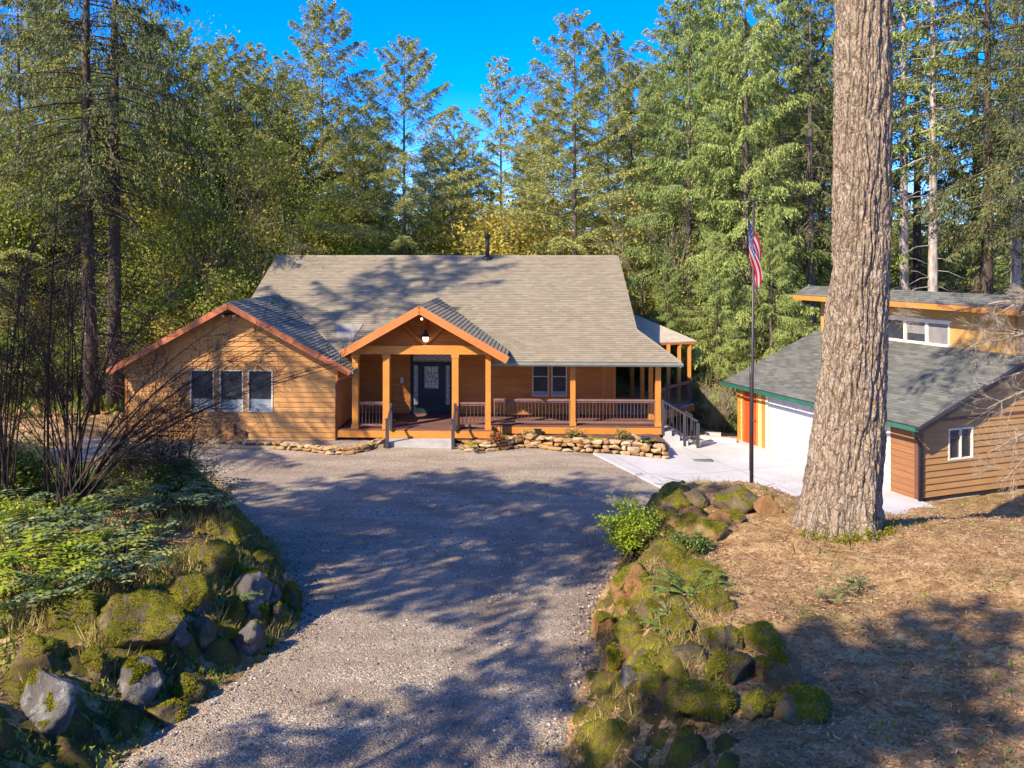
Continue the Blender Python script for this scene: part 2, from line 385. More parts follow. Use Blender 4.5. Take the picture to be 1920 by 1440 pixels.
M['bark_moss'] = mat_bark('mossy_bark', [(.3, (.03, .022, .018)), (.6, (.08, .06, .045)), (.8, (.16, .12, .09))], moss=(.16, .14, .02))
M['twig'] = mat_bark('twig', [(.3, (.030, .019, .014)), (.6, (.055, .036, .030)), (.8, (.10, .07, .055))], (9, 9, 3))
M['twig_pale'] = mat_bark('pale_twig', [(.3, (.20, .15, .10)), (.6, (.34, .27, .19)), (.8, (.46, .38, .28))], (9, 9, 3))

# ------------------------------------------------------------------ terrain
def zdrive(x, y):
    z = .9*smooth((24-y)/14.0)
    z -= .32*smooth((x-2.0)/5.0)*smooth((y-20)/5)
    return z
def G(px, py, extra=0.0):           # where the ray of a photograph pixel meets the drive
    u = (px-CX)/F; d = 20.0
    for _ in range(40):
        z = zdrive(u*d, d)+extra
        d = .5*d+.5*(CH-z)*F/max(60.0, py-HY)
    return (u*d, d)
LB = [G(*p) for p in ((170, 1500), (235, 1430), (330, 1345), (440, 1275), (520, 1215), (572, 1165), (560, 1110), (535, 1060), (505, 1010), (455, 960), (432, 920), (395, 888), (300, 868), (150, 858), (0, 858))]+[(-30, 27), (-40, 20), (-40, -12), (-7, -12), (-5.0, 4)]
RB = [(1.2, -12), (.75, 4)]+[G(*p) for p in ((1050, 1440), (1062, 1360), (1092, 1270), (1118, 1200), (1110, 1150), (1140, 1090), (1155, 1040), (1172, 995), (1210, 962), (1255, 948), (1330, 946), (1430, 962), (1500, 968), (1600, 962), (1690, 948), (1735, 943))]+[(21.5, 28.6), (60, 40), (60, -12)]
def sd_poly(P, x, y):               # signed distance, positive inside
    d = 1e9; ins = False; n = len(P)
    for i in range(n):
        ax, ay = P[i]; bx, by = P[(i+1) % n]
        ex, ey = bx-ax, by-ay; wx, wy = x-ax, y-ay
        t = max(0, min(1, (wx*ex+wy*ey)/(ex*ex+ey*ey+1e-12)))
        q = (wx-ex*t)**2+(wy-ey*t)**2
        if q < d: d = q
        if (ay > y) != (by > y) and x < (bx-ax)*(y-ay)/(by-ay)+ax: ins = not ins
    return math.sqrt(d) if ins else -math.sqrt(d)
def zleft(x, y):
    z = 1.75+.35*smooth((12-y)/8)-.5*smooth((y-16)/8)
    return z*smooth((28.5-y)/7)+.0
def zright(x, y):
    a = 1.72-1.95*smooth((y-14.8)/9.6); b = 1.55-1.75*smooth((y-19.5)/4.5)
    z = lerp(b, a, smooth((x-5.5)/3))
    return z+.35*smooth((14-y)/7)
def nz(x, y, s=1.0, o=0.0): return noise.noise(Vector((x*s+o, y*s-o, o)))
def H(x, y):
    z = zdrive(x, y)
    # land falls away behind and beside the house
    drop = smooth((y-46)/30)*5.5
    drop = max(drop, smooth((x-6.4)/7)*smooth((y-33.5)/7)*3.4*smooth((26-x)/10))
    if y > 30 and x < -11.8: drop = max(drop, 1.2*smooth((y-40)/12))
    dl = sd_poly(LB, x, y) if (x < 3 and y < 31) else -9
    dr = sd_poly(RB, x, y) if (x > -1 and y < 41) else -9
    if dl > 0: z = lerp(z, max(z, zleft(x, y)), smooth(dl/1.5))
    if dr > 0:
        zr = zright(x, y)
        z = lerp(z, zr, smooth(dr/(1.1+.9*smooth((13-y)/4))))
    m = max(dl, dr)
    if m > 0: z += min(1, m)*(.10*nz(x, y, .7)+.05*nz(x, y, 2.1, 3)+.02*nz(x, y, 6, 9))
    elif y > 38 or x < -16: z += .3*nz(x, y, .2)+.08*nz(x, y, .9)
    return z-drop
def frange(a, b, s):
    n = max(1, int(round((b-a)/s))); return [a+(b-a)*i/n for i in range(n)]
xs = frange(-400, -60, 40)+frange(-60, -24, 3)+frange(-24, -12, .5)+frange(-12, 14, .14)+frange(14, 26, .5)+frange(26, 60, 3)+frange(60, 400, 40)+[400]
ys = frange(-120, -12, 12)+frange(-12, 4, 1)+frange(4, 27, .14)+frange(27, 50, .5)+frange(50, 90, 3)+frange(90, 500, 40)+[500]
V = [(x, y, H(x, y)-(.10 if (sd_poly(LB, x, y) < -.05 and sd_poly(RB, x, y) < -.05 and -8 < y < 33.4 and -60 < x < 30) else 0.0)) for y in ys for x in xs]
nx = len(xs)
Fa = [(j*nx+i, j*nx+i+1, (j+1)*nx+i+1, (j+1)*nx+i) for j in range(len(ys)-1) for i in range(nx-1)]
ground = obj('ground', np_mesh('ground', V, Fa, M['floor'], True)); tag(ground, kind='structure')
# gravel drive: its own sheet, its ragged edge dips under the forest floor
def drive_m(x, y):
    m = min(-sd_poly(LB, x, y), -sd_poly(RB, x, y))
    m = min(m, 31.2-y+(.0 if x > -12 else 1.0+.06*(-12-x)), x+70, 34-x)
    return m
dx = frange(-60, -24, 2)+frange(-24, -11, .5)+frange(-11, 9, .15)+frange(9, 14, .5)+[14]
dy = frange(-12, 4, 1)+frange(4, 26, .15)+frange(26, 36, .3)+[36]
Vd = []; md = []; tkv = []
for y in dy:
    for x in dx:
        q = drive_m(x, y)+.22*nz(x, y, 1.1)+.12*nz(x, y, 4, 5)
        zz = zdrive(x, y)+.02*nz(x, y, .6, 2)+.006*nz(x, y, 3, 2)
        rut = .03*math.exp(-((x+.9-.04*y)/.35)**2)+.03*math.exp(-((x-.8-.04*y)/.35)**2)
        zz -= rut*smooth((24-y)/6)
        cxr = .0+.04*y+.5*nz(x*.2, y, .12, 4); tw_ = max(math.exp(-((x-cxr+.85)/.32)**2), math.exp(-((x-cxr-.85)/.32)**2))*smooth((25-y)/5)
        tw2 = max(math.exp(-((math.hypot(x+11, y-14.5)-12.2)/.3)**2), math.exp(-((math.hypot(x+11, y-14.5)-13.9)/.3)**2), .8*math.exp(-((y-27.4+.03*x*x*.3)/.25)**2))*smooth((y-15)/5)
        tkv.append(max(tw_, .8*tw2))
        md.append(q); Vd.append((x, y, zz+(max(-.30, min(0, q*.5)))))
nxd = len(dx)
Fd = [(j*nxd+i, j*nxd+i+1, (j+1)*nxd+i+1, (j+1)*nxd+i) for j in range(len(dy)-1) for i in range(nxd-1)
      if max(md[j*nxd+i], md[j*nxd+i+1], md[(j+1)*nxd+i+1], md[(j+1)*nxd+i]) > -.5]
dme = np_mesh('gravel_drive', Vd, Fd, M['gravel'], True); _a = dme.attributes.new('track', 'FLOAT', 'POINT'); _a.data.foreach_set('value', np.array(tkv, dtype=np.float32))
drive = obj('gravel_drive', dme); tag(drive, kind='structure')
# ------------------------------------------------------------------ house
HA = R(2.15); SA, CA = math.sin(HA), math.cos(HA)
def hd(px, Y): return Y/(CA+(px-CX)/F*SA)
def hx(px, Y): d = hd(px, Y); return d*((px-CX)/F*CA-SA)
def hz(px, py, Y): return CH-(py-HY)/F*hd(px, Y)
OY = 31.0
OFF = (0, OY, 0)
def hw(X, Y, z=0): return (X*CA+Y*SA, -X*SA+Y*CA, z)      # house frame -> world
house = thing('house', 'single storey orange cedar sided house with grey shingle roofs, gabled porch and front deck', 'house', hw(0, OY), -HA)
def hb(): return MB(OFF)
PT = .456
EY, EZ = 31.4, 2.93                       # front eave line of the main roof
RY = 39.95; RZ = EZ+PT*(RY-EY)            # ridge
def rz_(Y): return EZ+PT*(Y-EY) if Y <= RY else RZ-PT*(Y-RY)
XR = hx(1160, RY); XL = hx(519, RY); XHC = hx(1279, EY)
kY = 33.6
XK = hx(1195, kY); XKL = hx(474, 36.2)
slope_len = math.hypot(1, PT); Tm = Vector((0, 1/slope_len, PT/slope_len)); Nm = Vector((0, -PT/slope_len, 1/slope_len))
def shingled(name, O, S, T, N, lo, hi, t0, t1, mat, thick=.10, step=.15, tab=.28, parent=house, extra=None, order='sh'):
    """roof plane: shingle courses over a solid slab"""
    mb = MB(parent_off(parent)); 
    courses(mb, Vector(O)+Vector(N)*.004, S, T, N, lo, hi, t0, t1, step, .014, tab, lift=.002, jit=.007)
    mb.mi = 1
    O, S, T, N = Vector(O), Vector(S), Vector(T), Vector(N)
    P = [O+S*lo(t0)+T*t0, O+S*hi(t0)+T*t0, O+S*hi(t1)+T*t1, O+S*lo(t1)+T*t1]
    if (P[2]-P[3]).length < .02: P = P[:3]
    mb.prism([tuple(p-N*thick) for p in P], tuple(N*(thick-.002)))
    if extra: mb.mi = 0; extra(mb)
    return mb.build(name, [mat, M['fascia']], parent)
def parent_off(p): return OFF if p is house else (0, 0, 0)
# main front slope: rake from ridge to the kink, hip corner to the eave
def t_of(Y): return (Y-EY)*slope_len
xle = XKL-(XL-XKL)*(36.2-EY)/(RY-36.2)*.6
def main_hi(t):
    Y = EY+t/slope_len
    return lerp(XHC, XK, (Y-EY)/(kY-EY)) if Y < kY else lerp(XK, XR, (Y-kY)/(RY-kY))
def main_lo(t):
    Y = EY+t/slope_len
    return lerp(XL, XKL, (RY-Y)/(RY-36.2))
tk = t_of(kY); te = t_of(RY)
mb = hb()
O = Vector((0, EY, EZ))
PX = hx(787, 30.5); pz = hz(787, 573, 30.5); PP = .57; phw = hx(951, 30.5)-PX
pyb = EY+(pz-EZ)/PT; yq = EY+(pz-PP*phw-EZ)/PT
def halfw(t): return max(0.0, min(phw, (pz-(EZ+t*PT/slope_len))/PP))
# below the wing roof the main slope stops at the wing valley
def lo_low(t): return max(main_lo(t), hx(436, 36))
tp = round(t_of(pyb)/.15)*.15; tk = round(tk/.15)*.15
for f_lo, f_hi, ta, tb_ in ((lo_low, lambda t: PX-halfw(t), 0, tp), (lambda t: PX+halfw(t), main_hi, 0, tk), (lambda t: PX+halfw(t), main_hi, tk, tp), (lo_low, main_hi, tp, te)):
    courses(mb, O+Nm*.004, (1, 0, 0), Tm, Nm, f_lo, f_hi, ta, tb_, .15, .018, .28, lift=.002, jit=.010)
# ridge caps
for i in range(int((XR-XL)/.28)):
    x = XL+i*.28
    mb.add([(x, RY-.13, RZ-.045), (x+.30, RY-.13, RZ-.045), (x+.30, RY, RZ+.03), (x, RY, RZ+.035), (x+.3, RY+.13, RZ-.045), (x, RY+.13, RZ-.045)], [(0, 1, 2, 3), (3, 2, 4, 5)])
# hip caps on the right corner
for i in range(16):
    a = i/16.0; b = (i+1)/16.0
    p = Vector((lerp(XHC, XK, a), lerp(EY, kY, a), lerp(EZ, rz_(kY), a)+.03)); q = Vector((lerp(XHC, XK, b), lerp(EY, kY, b), lerp(EZ, rz_(kY), b)+.025))
    s_ = Vector((-.11, -.09, -.06)); u_ = Vector((.11, .09, -.08))
    mb.add([tuple(p+s_), tuple(p), tuple(q), tuple(q+s_), tuple(p+u_), tuple(q+u_)], [(0, 1, 2, 3), (1, 4, 5, 2)])
mb.mi = 1
th = .11
xb = lo_low(0)
def slab(mb, P, th=.11, N=Nm): mb.prism([tuple(Vector(p)-N*th) for p in P], tuple(N*(th-.003)))
xkb = lerp(XK, XR, (pyb-kY)/(RY-kY))
slab(mb, [(XKL, pyb, rz_(pyb)), (PX, pyb, rz_(pyb)), (xkb, pyb, rz_(pyb)), (XR, RY, RZ), (XL, RY, RZ)])
slab(mb, [(PX, pyb, rz_(pyb)), (PX+phw, yq, rz_(yq)), (PX+phw, EY, EZ), (XHC, EY, EZ), (XK, kY, rz_(kY)), (xkb, pyb, rz_(pyb))])
slab(mb, [(xb, EY, EZ), (PX-phw, EY, EZ), (PX-phw, yq, rz_(yq)), (PX, pyb, rz_(pyb)), (xb, pyb, rz_(pyb))])
# back slope and the side porch roof
Nb = Vector((0, PT/slope_len, 1/slope_len))
mb.mi = 0
mb.prism([(XL-1.0, 49, rz_(49)), (XR, 49, rz_(49)), (XR, RY, RZ-.002), (XL, RY, RZ-.002)], (0, 0, -.11))
Ns = Vector((.55, 0, .84))
mb.prism([(XHC, EY, EZ-.002), (XHC, 37.0, EZ), (XK-.2, 37.0, rz_(kY)-.10), (XK, kY, rz_(kY)-.004)], (0, 0, -.10))
roof = mb.build('roof', [M['shingle'], M['drip']], house)
# rake boards
mb = hb()
mb.bar((XR-.02, RY, RZ-.23), (XK-.02, kY, rz_(kY)-.23), .04, .2)
mb.build('rake_board', M['fascia'], house)
mb = hb(); mb.bar((XL+.02, RY, RZ-.23), (XKL+.02, 36.2, rz_(36.2)-.23), .04, .2); mb.build('rake_board', M['fascia'], house)
# gutter along the front eave
gx0 = hx(922, EY)
mb = hb(); y0 = EY-.13
mb.prism([(gx0, y0+.13, EZ-.14), (gx0, y0+.03, EZ-.14), (gx0, y0-.005, EZ-.08), (gx0, y0, EZ+.0), (gx0, y0+.015, EZ+.0), (gx0, y0+.02, EZ-.07), (gx0, y0+.13, EZ-.07)], (XHC-gx0+.02, 0, 0))
mb.box(gx0, XHC+.015, EY-.002, EY+.02, EZ-.16, EZ-.015)
mb.build('gutter', M['gutter'], house)
mb = hb(); mb.tube([(1.5+i*.0, EY-.05, EZ-.06) for i in (0,)]+[(1.52, EY-.05, EZ-.06)], .02)
# chimney pipe
cp = (hx(914, RY-.25), RY-.25)
mb = hb(); mb.lathe((cp[0], cp[1], 0), [(.26, rz_(cp[1])-.12), (.25, rz_(cp[1])+.03), (.12, rz_(cp[1])+.12), (.10, rz_(cp[1])+.13)], 16)
mb.lathe((cp[0], cp[1], 0), [(.095, RZ-.1), (.095, RZ+.82)], 16)
pipe = mb.build('flue_pipe', M['pole'], house)
mb = hb(); mb.lathe((cp[0], cp[1], 0), [(.05, RZ+.80), (.14, RZ+.84), (.14, RZ+.98), (.10, RZ+1.02), (.02, RZ+1.04)], 16); 
for k in range(2): mb.lathe((cp[0], cp[1], 0), [(.15, RZ+.87+.07*k), (.155, RZ+.885+.07*k), (.15, RZ+.90+.07*k)], 16)
mb.build('flue_cap', M['black'], pipe)

# ---- left wing
WY = 31.0; WF = 30.35; WP = .548
wxl, wxr = hx(237, WY), hx(632, WY)
ax_ = hx(428, WF); az_ = hz(428, 567, WF); rex = hx(656, WF); hwid = rex-ax_
def wr(X): return az_-WP*abs(X-ax_)                # top of wing roof at X
sl = math.hypot(1, WP)
wx0 = wxl+.0
def wlo(z): return max(wxl, ax_-(az_-.14-z)/WP) if z > wr(wxl)-.14 else wxl
def whi(z): return min(wxr, ax_+(az_-.14-z)/WP) if z > wr(wxr)-.14 else wxr
wins = [(357, 402), (412, 457), (465, 512)]
wz0, wz1 = hz(430, 772, WY), hz(430, 693, WY)
holes = [(hx(a, WY), hx(b, WY), wz0, wz1) for a, b in wins]
mb = hb(); mb.mi = 0
courses(mb, (0, WY, 0), (1, 0, 0), (0, 0, 1), (0, -1, 0), wlo, whi, .0, az_-.16, .185, .027, 3.3, holes, lift=.004)
mb.mi = 1
# backing wall with real openings (strips between the holes)
def wall_strips(mb, y, x0, x1, z0, z1, hs, th=.12):
    xsx = sorted({x0, x1}|{h[i] for h in hs for i in (0, 1)})
    for a, b in zip(xsx[:-1], xsx[1:]):
        cur = z0
        for h in sorted([h for h in hs if h[0] < (a+b)/2 < h[1]], key=lambda q: q[2]):
            mb.box(a, b, y, y+th, cur, h[2]); cur = h[3]
        mb.box(a, b, y, y+th, cur, z1)
wall_strips(mb, WY, wxl, wxr, -.1, 2.72, [h for h in holes])
ht = wr(wxl)-.15
mb.prism([(wxl, WY, 2.72), (wxr, WY, 2.72), (wxr, WY, max(2.74, wr(wxr)-.15)), (ax_, WY, az_-.15), (wxl, WY, max(2.74, ht))], (0, .12, 0))
# right flank and left flank
mb.mi = 0
courses(mb, (wxr, WY, 0), (0, 1, 0), (0, 0, 1), (1, 0, 0), lambda t: 0, lambda t: 3.2, 0, wr(wxr)-.12, .185, .022, lift=.004)
courses(mb, (wxl, 44.0, 0), (0, -1, 0), (0, 0, 1), (-1, 0, 0), lambda t: 0, lambda t: 13.0, 0, ht, .185, .022, lift=.004)
mb.mi = 1
mb.box(wxr-.12, wxr, WY+.125, WY+3.2, -.1, wr(wxr)-.13); mb.box(wxl, wxl+.12, WY+.125, 44.0, -.1, ht-.02)
mb.build('wing_wall', [M['siding'], M['siding_dark']], house)
mb = hb(); mb.box(wxl-.01, wxr+.01, WY-.012, WY+.3, -.25, -.005); mb.build('foundation', M['found'], house)
# corner boards
for x, s in ((wxr, 1), (wxl, -1)):
    mb = hb(); mb.box(x-.05 if s > 0 else x-.035, x+.035 if s > 0 else x+.05, WY-.036, WY+.05, -.02, wr(x)-.2); mb.build('corner_board', M['siding_dark'], house)
# windows
def window(px0, px1, z0, z1, Y, fr=M['win_frame'], mull=None, blind=None, name='window', fw=.05):
    x0, x1 = hx(px0, Y), hx(px1, Y)
    mb = hb()
    for a in ((x0, x0+fw, z0, z1), (x1-fw, x1, z0, z1), (x0+fw, x1-fw, z0, z0+fw), (x0+fw, x1-fw, z1-fw, z1)): mb.box(a[0], a[1], Y-.045, Y+.06, a[2], a[3])
    if mull: mb.box(x0+fw, x1-fw, Y-.02, Y+.05, mull-.018, mull+.018)
    w = mb.build(name, fr, house)
    mb = hb(); mb.box(x0+fw, x1-fw, Y+.025, Y+.035, z0+fw, z1-fw); mb.build('pane', M['glass'], w)
    if blind:
        mb = hb(); k = z0+fw
        while k < blind: mb.box(x0+fw+.01, x1-fw-.01, Y+.018, Y+.023, k+.006, min(k+.03, blind)); k += .036
        mb.build('blind', M['blind'], w)
    return w
for i, (a, b) in enumerate(wins):
    window(a, b, wz0, wz1, WY, blind=wz0+(wz1-wz0)*(.31, .29, .30)[i])
# wing roof
def wing_plane(side):
    yb = EY+(az_-EZ)/PT                       # ridge meets the main slope
    S = (0, 1, 0); T = Vector((-side/sl, 0, WP/sl)); N = Vector((side*WP/sl, 0, 1/sl))
    O = Vector((ax_+side*hwid, WF, az_-WP*hwid)); tt = hwid*sl
    if side > 0:
        xv = hx(640, 33)
        def hi(t):
            z = O.z+t*WP/sl
            return max(.9, EY+(z-EZ)/PT-WF)+.05
        f = lambda t: hi(t)
    else:
        f = lambda t: 13.8
    return O, S, T, N, (lambda t: 0.0), f, 0, tt
for side in (1, -1):
    O_, S_, T_, N2, lo, hi, t0, t1 = wing_plane(side)
    mb = hb()
    if side > 0: courses(mb, O_+N2*.004, S_, T_, N2, lo, hi, t0, t1, .15, .014, .28, lift=.002, jit=.007)
    else: courses(mb, O_+N2*.004, S_, T_, N2, lo, hi, t0, t1, .15, .014, .28, lift=.002, jit=.007)
    if side > 0:
        for i in range(int((EY+(az_-EZ)/PT-WF)/.28)):
            y = WF+i*.28
            mb.add([(ax_+.13, y, az_-.05), (ax_+.13, y+.3, az_-.05), (ax_, y+.3, az_+.03), (ax_, y, az_+.035), (ax_-.13, y+.3, az_-.05), (ax_-.13, y, az_-.05)], [(0, 1, 2, 3), (3, 2, 4, 5)])
    mb.mi = 1
    P = [O_+Vector(S_)*lo(t0)+T_*t0, O_+Vector(S_)*hi(t0)+T_*t0, O_+Vector(S_)*hi(t1)+T_*t1, O_+Vector(S_)*lo(t1)+T_*t1]
    slab(mb, P, .10, N2)
    mb.build('wing_roof', [M['shingle_w'], M['drip']], house)
    mb = hb(); q = Vector((0, -.025, -.12))
    mb.bar(Vector((ax_+side*.01, WF, az_))+q, Vector((ax_+side*(hwid+.02), WF, az_-WP*hwid))+q, .045, .21)
    mb.build('bargeboard', M['fascia'], house)
# wing gutter (right eave) with downspout
O_ = Vector((ax_+hwid, WF, az_-WP*hwid))
mb = hb(); mb.box(O_.x+.01, O_.x+.12, WF-.02, WF+1.05, O_.z-.13, O_.z+.0); mb.build('wing_gutter', M['gutter'], house)
mb = hb(); mb.tube([(O_.x+.06, WF+.10, O_.z-.1), (O_.x+.05, WF+.2, O_.z-.22), (wxr+.08, WY-.09, O_.z-.42), (wxr-.01, WY-.09, O_.z-.6), (wxr-.01, WY-.09, .02)], .042, 8)
mb.build('downspout', M['brown_metal'], house)
# spigot pipes and vent on the wing wall
mb = hb(); x = hx(441, WY); mb.tube([(x, WY-.06, .28), (x, WY-.06, .62), (x+.02, WY-.1, .66)], .022, 6); mb.tube([(x+.02, WY-.05, .30), (x+.36, WY-.06, .44), (x+.36, WY-.06, .2)], .014, 6)
mb.box(x+.32, x+.42, WY-.1, WY-.03, .2, .42); mb.box(x-.03, x+.04, WY-.1, WY-.03, .5, .66)
mb.build('hose_bib', M['brown_metal'], house)

# ---- porch wall, door and windows
PY = 34.2; FZ = .5
pw0, pw1 = wxr, hx(1153, PY)
door_x0, door_x1 = hx(772, PY), hx(848, PY); door_z1 = hz(810, 663, PY)
w2 = [(998, 1029), (1034, 1063)]; w2z0, w2z1 = hz(1030, 743, PY), hz(1030, 664, PY)
holes = [(door_x0, door_x1, FZ-.2, door_z1)]+[(hx(a, PY), hx(b, PY), w2z0, w2z1) for a, b in w2]
ptop = rz_(PY)-.13
def php(z): return pw1
def gable_lo(z): return PX-(pz-.14-z)/PP
def gable_hi(z): return PX+(pz-.14-z)/PP
mb = hb(); mb.mi = 0
courses(mb, (0, PY, 0), (1, 0, 0), (0, 0, 1), (0, -1, 0), lambda z: pw0, lambda z: pw1, FZ-.1, ptop-.02, .19, .028, 2.9, holes, lift=.004)
courses(mb, (0, PY, 0), (1, 0, 0), (0, 0, 1), (0, -1, 0), gable_lo, gable_hi, ptop-.02, pz-.2, .19, .02, None, [], lift=.004)
mb.mi = 1
wall_strips(mb, PY, pw0, pw1, FZ-.3, ptop-.1, holes)
mb.prism([(pw0, PY, ptop-.1), (pw1, PY, ptop-.1), (pw1, PY, ptop), (gable_hi(ptop), PY, ptop), (PX, PY, pz-.14), (gable_lo(ptop), PY, ptop), (pw0, PY, ptop)], (0, .12, 0))
# right gable wall of the house
mb.mi = 0
gw = pw1
courses(mb, (gw, PY, 0), (0, 1, 0), (0, 0, 1), (1, 0, 0), lambda z: max(0, EY+(z+.14-EZ)/PT-PY), lambda z: min(13.8, 2*RY-EY-(z+.14-EZ)/PT-PY), FZ-.1, RZ-.2, .19, .02, lift=.004)
mb.mi = 1
mb.prism([(gw-.12, PY+.125, -3), (gw-.12, 48, -3), (gw-.12, 48, rz_(48)-.13), (gw-.12, RY, RZ-.13), (gw-.12, PY+.125, rz_(PY+.125)-.13)], (.12, 0, 0))
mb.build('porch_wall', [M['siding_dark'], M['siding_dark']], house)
mb = hb(); mb.box(pw1-.09, pw1+.03, PY-.034, PY+.04, FZ, ptop); mb.build('corner_board', M['trim'], house)
mb = hb(); mb.box(hx(1132, PY)-.07, hx(1132, PY)+.07, PY-.04, PY, FZ, ptop); mb.build('corner_board', M['trim'], house)
for a, b in w2:
    window(a, b, w2z0, w2z1, PY, mull=lerp(w2z0, w2z1, .47), fw=.045, fr=M['win_frame'], blind=w2z0+.2)
# window shutters of plain trim
mb = hb(); mb.box(hx(1070, PY)-.06, hx(1070, PY)+.06, PY-.034, PY-.0, FZ, ptop); mb.build('corner_board', M['trim'], house)
# door assembly
d = empty('entry', (0, 0, 0)); bpy.data.objects.remove(d)
mb = hb(); Y = PY
mb.box(door_x0-.05, door_x0, Y-.05, Y+.1, FZ, door_z1+.05); mb.box(door_x1, door_x1+.05, Y-.05, Y+.1, FZ, door_z1+.05); mb.box(door_x0, door_x1, Y-.05, Y+.1, door_z1, door_z1+.05)
mb.box(door_x0, door_x1, Y-.08, Y+.02, FZ+.002, FZ+.04)
tz = hz(800, 680, PY)
mb.box(door_x0, door_x1, Y-.02, Y+.08, tz-.05, tz+.01)
sx0, sx1 = hx(788.5, PY), hx(832, PY)
mb.box(sx0-.06, sx0, Y-.02, Y+.08, FZ+.04, tz-.05); mb.box(sx1, sx1+.06, Y-.02, Y+.08, FZ+.04, tz-.05)
frame = mb.build('door_frame', M['door'], house)
mb = hb(); mb.box(sx0, sx1, Y+.0, Y+.05, FZ+.04, tz-.05)
gx0_, gx1_ = hx(796, PY), hx(822, PY); gz0, gz1 = hz(810, 728, PY), hz(810, 687, PY)
for a in ((gx0_-.05, gx0_, gz0-.05, gz1+.05), (gx1_, gx1_+.05, gz0-.05, gz1+.05), (gx0_, gx1_, gz0-.05, gz0), (gx0_, gx1_, gz1, gz1+.05)): mb.box(a[0], a[1], Y-.02, Y, a[2], a[3])
for xa, xb_ in ((sx0+.14, (sx0+sx1)/2-.05), ((sx0+sx1)/2+.05, sx1-.14)):
    for a in ((xa, xa+.03, FZ+.22, gz0-.14), (xb_-.03, xb_, FZ+.22, gz0-.14), (xa+.03, xb_-.03, FZ+.22, FZ+.25), (xa+.03, xb_-.03, gz0-.17, gz0-.14)): mb.box(a[0], a[1], Y-.012, Y, a[2], a[3])
    mb.box(xa+.07, xb_-.07, Y-.012, Y, FZ+.29, gz0-.21)
door = mb.build('front_door', M['door'], house)
def leaded(x0, x1, z0, z1, Y, parent, kind):
    mb = hb(); mb.box(x0, x1, Y-.004, Y+.004, z0, z1); g = mb.build('leaded_glass', M['leaded'], parent)
    mb = hb(); xm = (x0+x1)/2; w = (x1-x0)/2
    def ln(*p): mb.tube([(a, Y-.008, b) for a, b in p], .007, 4)
    ln((x0+.03, z0+.03), (x1-.03, z0+.03), (x1-.03, z1-.03), (x0+.03, z1-.03), (x0+.03, z0+.03))
    if kind == 'v':
        n = max(2, int((z1-z0)/.33)); s = (z1-z0-.1)/n
        for k in range(n):
            zc = z0+.05+s*(k+.5)
            ln((xm, zc-s*.5), (xm-w*.5, zc), (xm, zc+s*.5), (xm+w*.5, zc), (xm, zc-s*.5))
    elif kind == 'h':
        n = 5; s = (x1-x0-.1)/n
        for k in range(n):
            xc = x0+.05+s*(k+.5); ln((xc-s*.5, (z0+z1)/2), (xc, z1-.06), (xc+s*.5, (z0+z1)/2), (xc, z0+.06), (xc-s*.5, (z0+z1)/2))
    else:
        for k in (-1, 0, 1):
            xc = xm+k*w*.5; ln((xc, z0+.05), (xc, z0+.25), (xc-.05, (z0+z1)/2), (xc, z1-.25), (xc, z1-.05)); ln((xc, z0+.25), (xc+.05, (z0+z1)/2), (xc, z1-.25))
        for k in (.25, .45, .65): ln((x0+.04, lerp(z0, z1, k)), (xm, lerp(z0, z1, k+.1)), (x1-.04, lerp(z0, z1, k)))
    mb.build('lead_came', M['black'], g)
m_, t_ = nt('leaded'); n_ = noise_(t_, mapping(t_), 14, 4, .7); finish(m_, t_, ramp(t_, n_, [(.35, (.25, .24, .22)), (.65, (.72, .70, .66))]), .25, .6, bump=n_, bstr=.3); M['leaded'] = m_
leaded(gx0_, gx1_, gz0, gz1, Y-.006, door, 'd')
for a, b in ((hx(776, PY), hx(783.5, PY)), (hx(836, PY), hx(843, PY))):
    mb = hb(); mb.box(a-.07, b+.07, Y+.02, Y+.05, FZ+.04, tz-.05); sd = mb.build('sidelight', M['door'], house)
    leaded(a, b, FZ+.35, tz-.12, Y+.012, sd, 'v')
mb = hb(); mb.box(door_x0, door_x1, Y+.03, Y+.06, tz+.01, door_z1); tr = mb.build('transom', M['door'], house); leaded(door_x0+.05, door_x1-.05, tz+.05, door_z1-.04, Y+.02, tr, 'h')
mb = hb(); mb.box(sx0+.06, sx0+.11, Y-.03, Y-.0, FZ+.95, FZ+1.2); mb.tube([(sx0+.085, Y-.06, FZ+1.0), (sx0+.085, Y-.06, FZ+1.13)], .012, 6); mb.tube([(sx0+.085, Y-.03, FZ+1.02), (sx0+.2, Y-.06, FZ+1.02)], .01, 6); mb.build('handle', M['black'], door)
# switch box by the door
mb = hb(); x = hx(754, PY); mb.box(x-.055, x+.055, PY-.06, PY-.01, 1.72, 1.94); mb.box(x-.025, x+.025, PY-.07, PY-.06, 1.78, 1.88); mb.build('outlet_box', M['white'], house)

# ---- decks
DY0, DY1 = 31.55, PY
P0x, P1x = hx(664, 31.1), hx(918, 31.1)
pfy = 30.95
cx1 = hx(1236, 31.9)+.08
deck_poly = [(wxr+.02, pfy), (P1x+.12, pfy), (P1x+.12, 31.84), (cx1, 31.84), (cx1+.05, 34.6), (hx(1257, 35.2)+.0, 35.2), (hx(1301, 36.8), 36.8), (hx(1301, 36.8), 47), (pw1-.05, 47), (pw1-.05, PY+.2), (wxr+.02, PY+.2)]
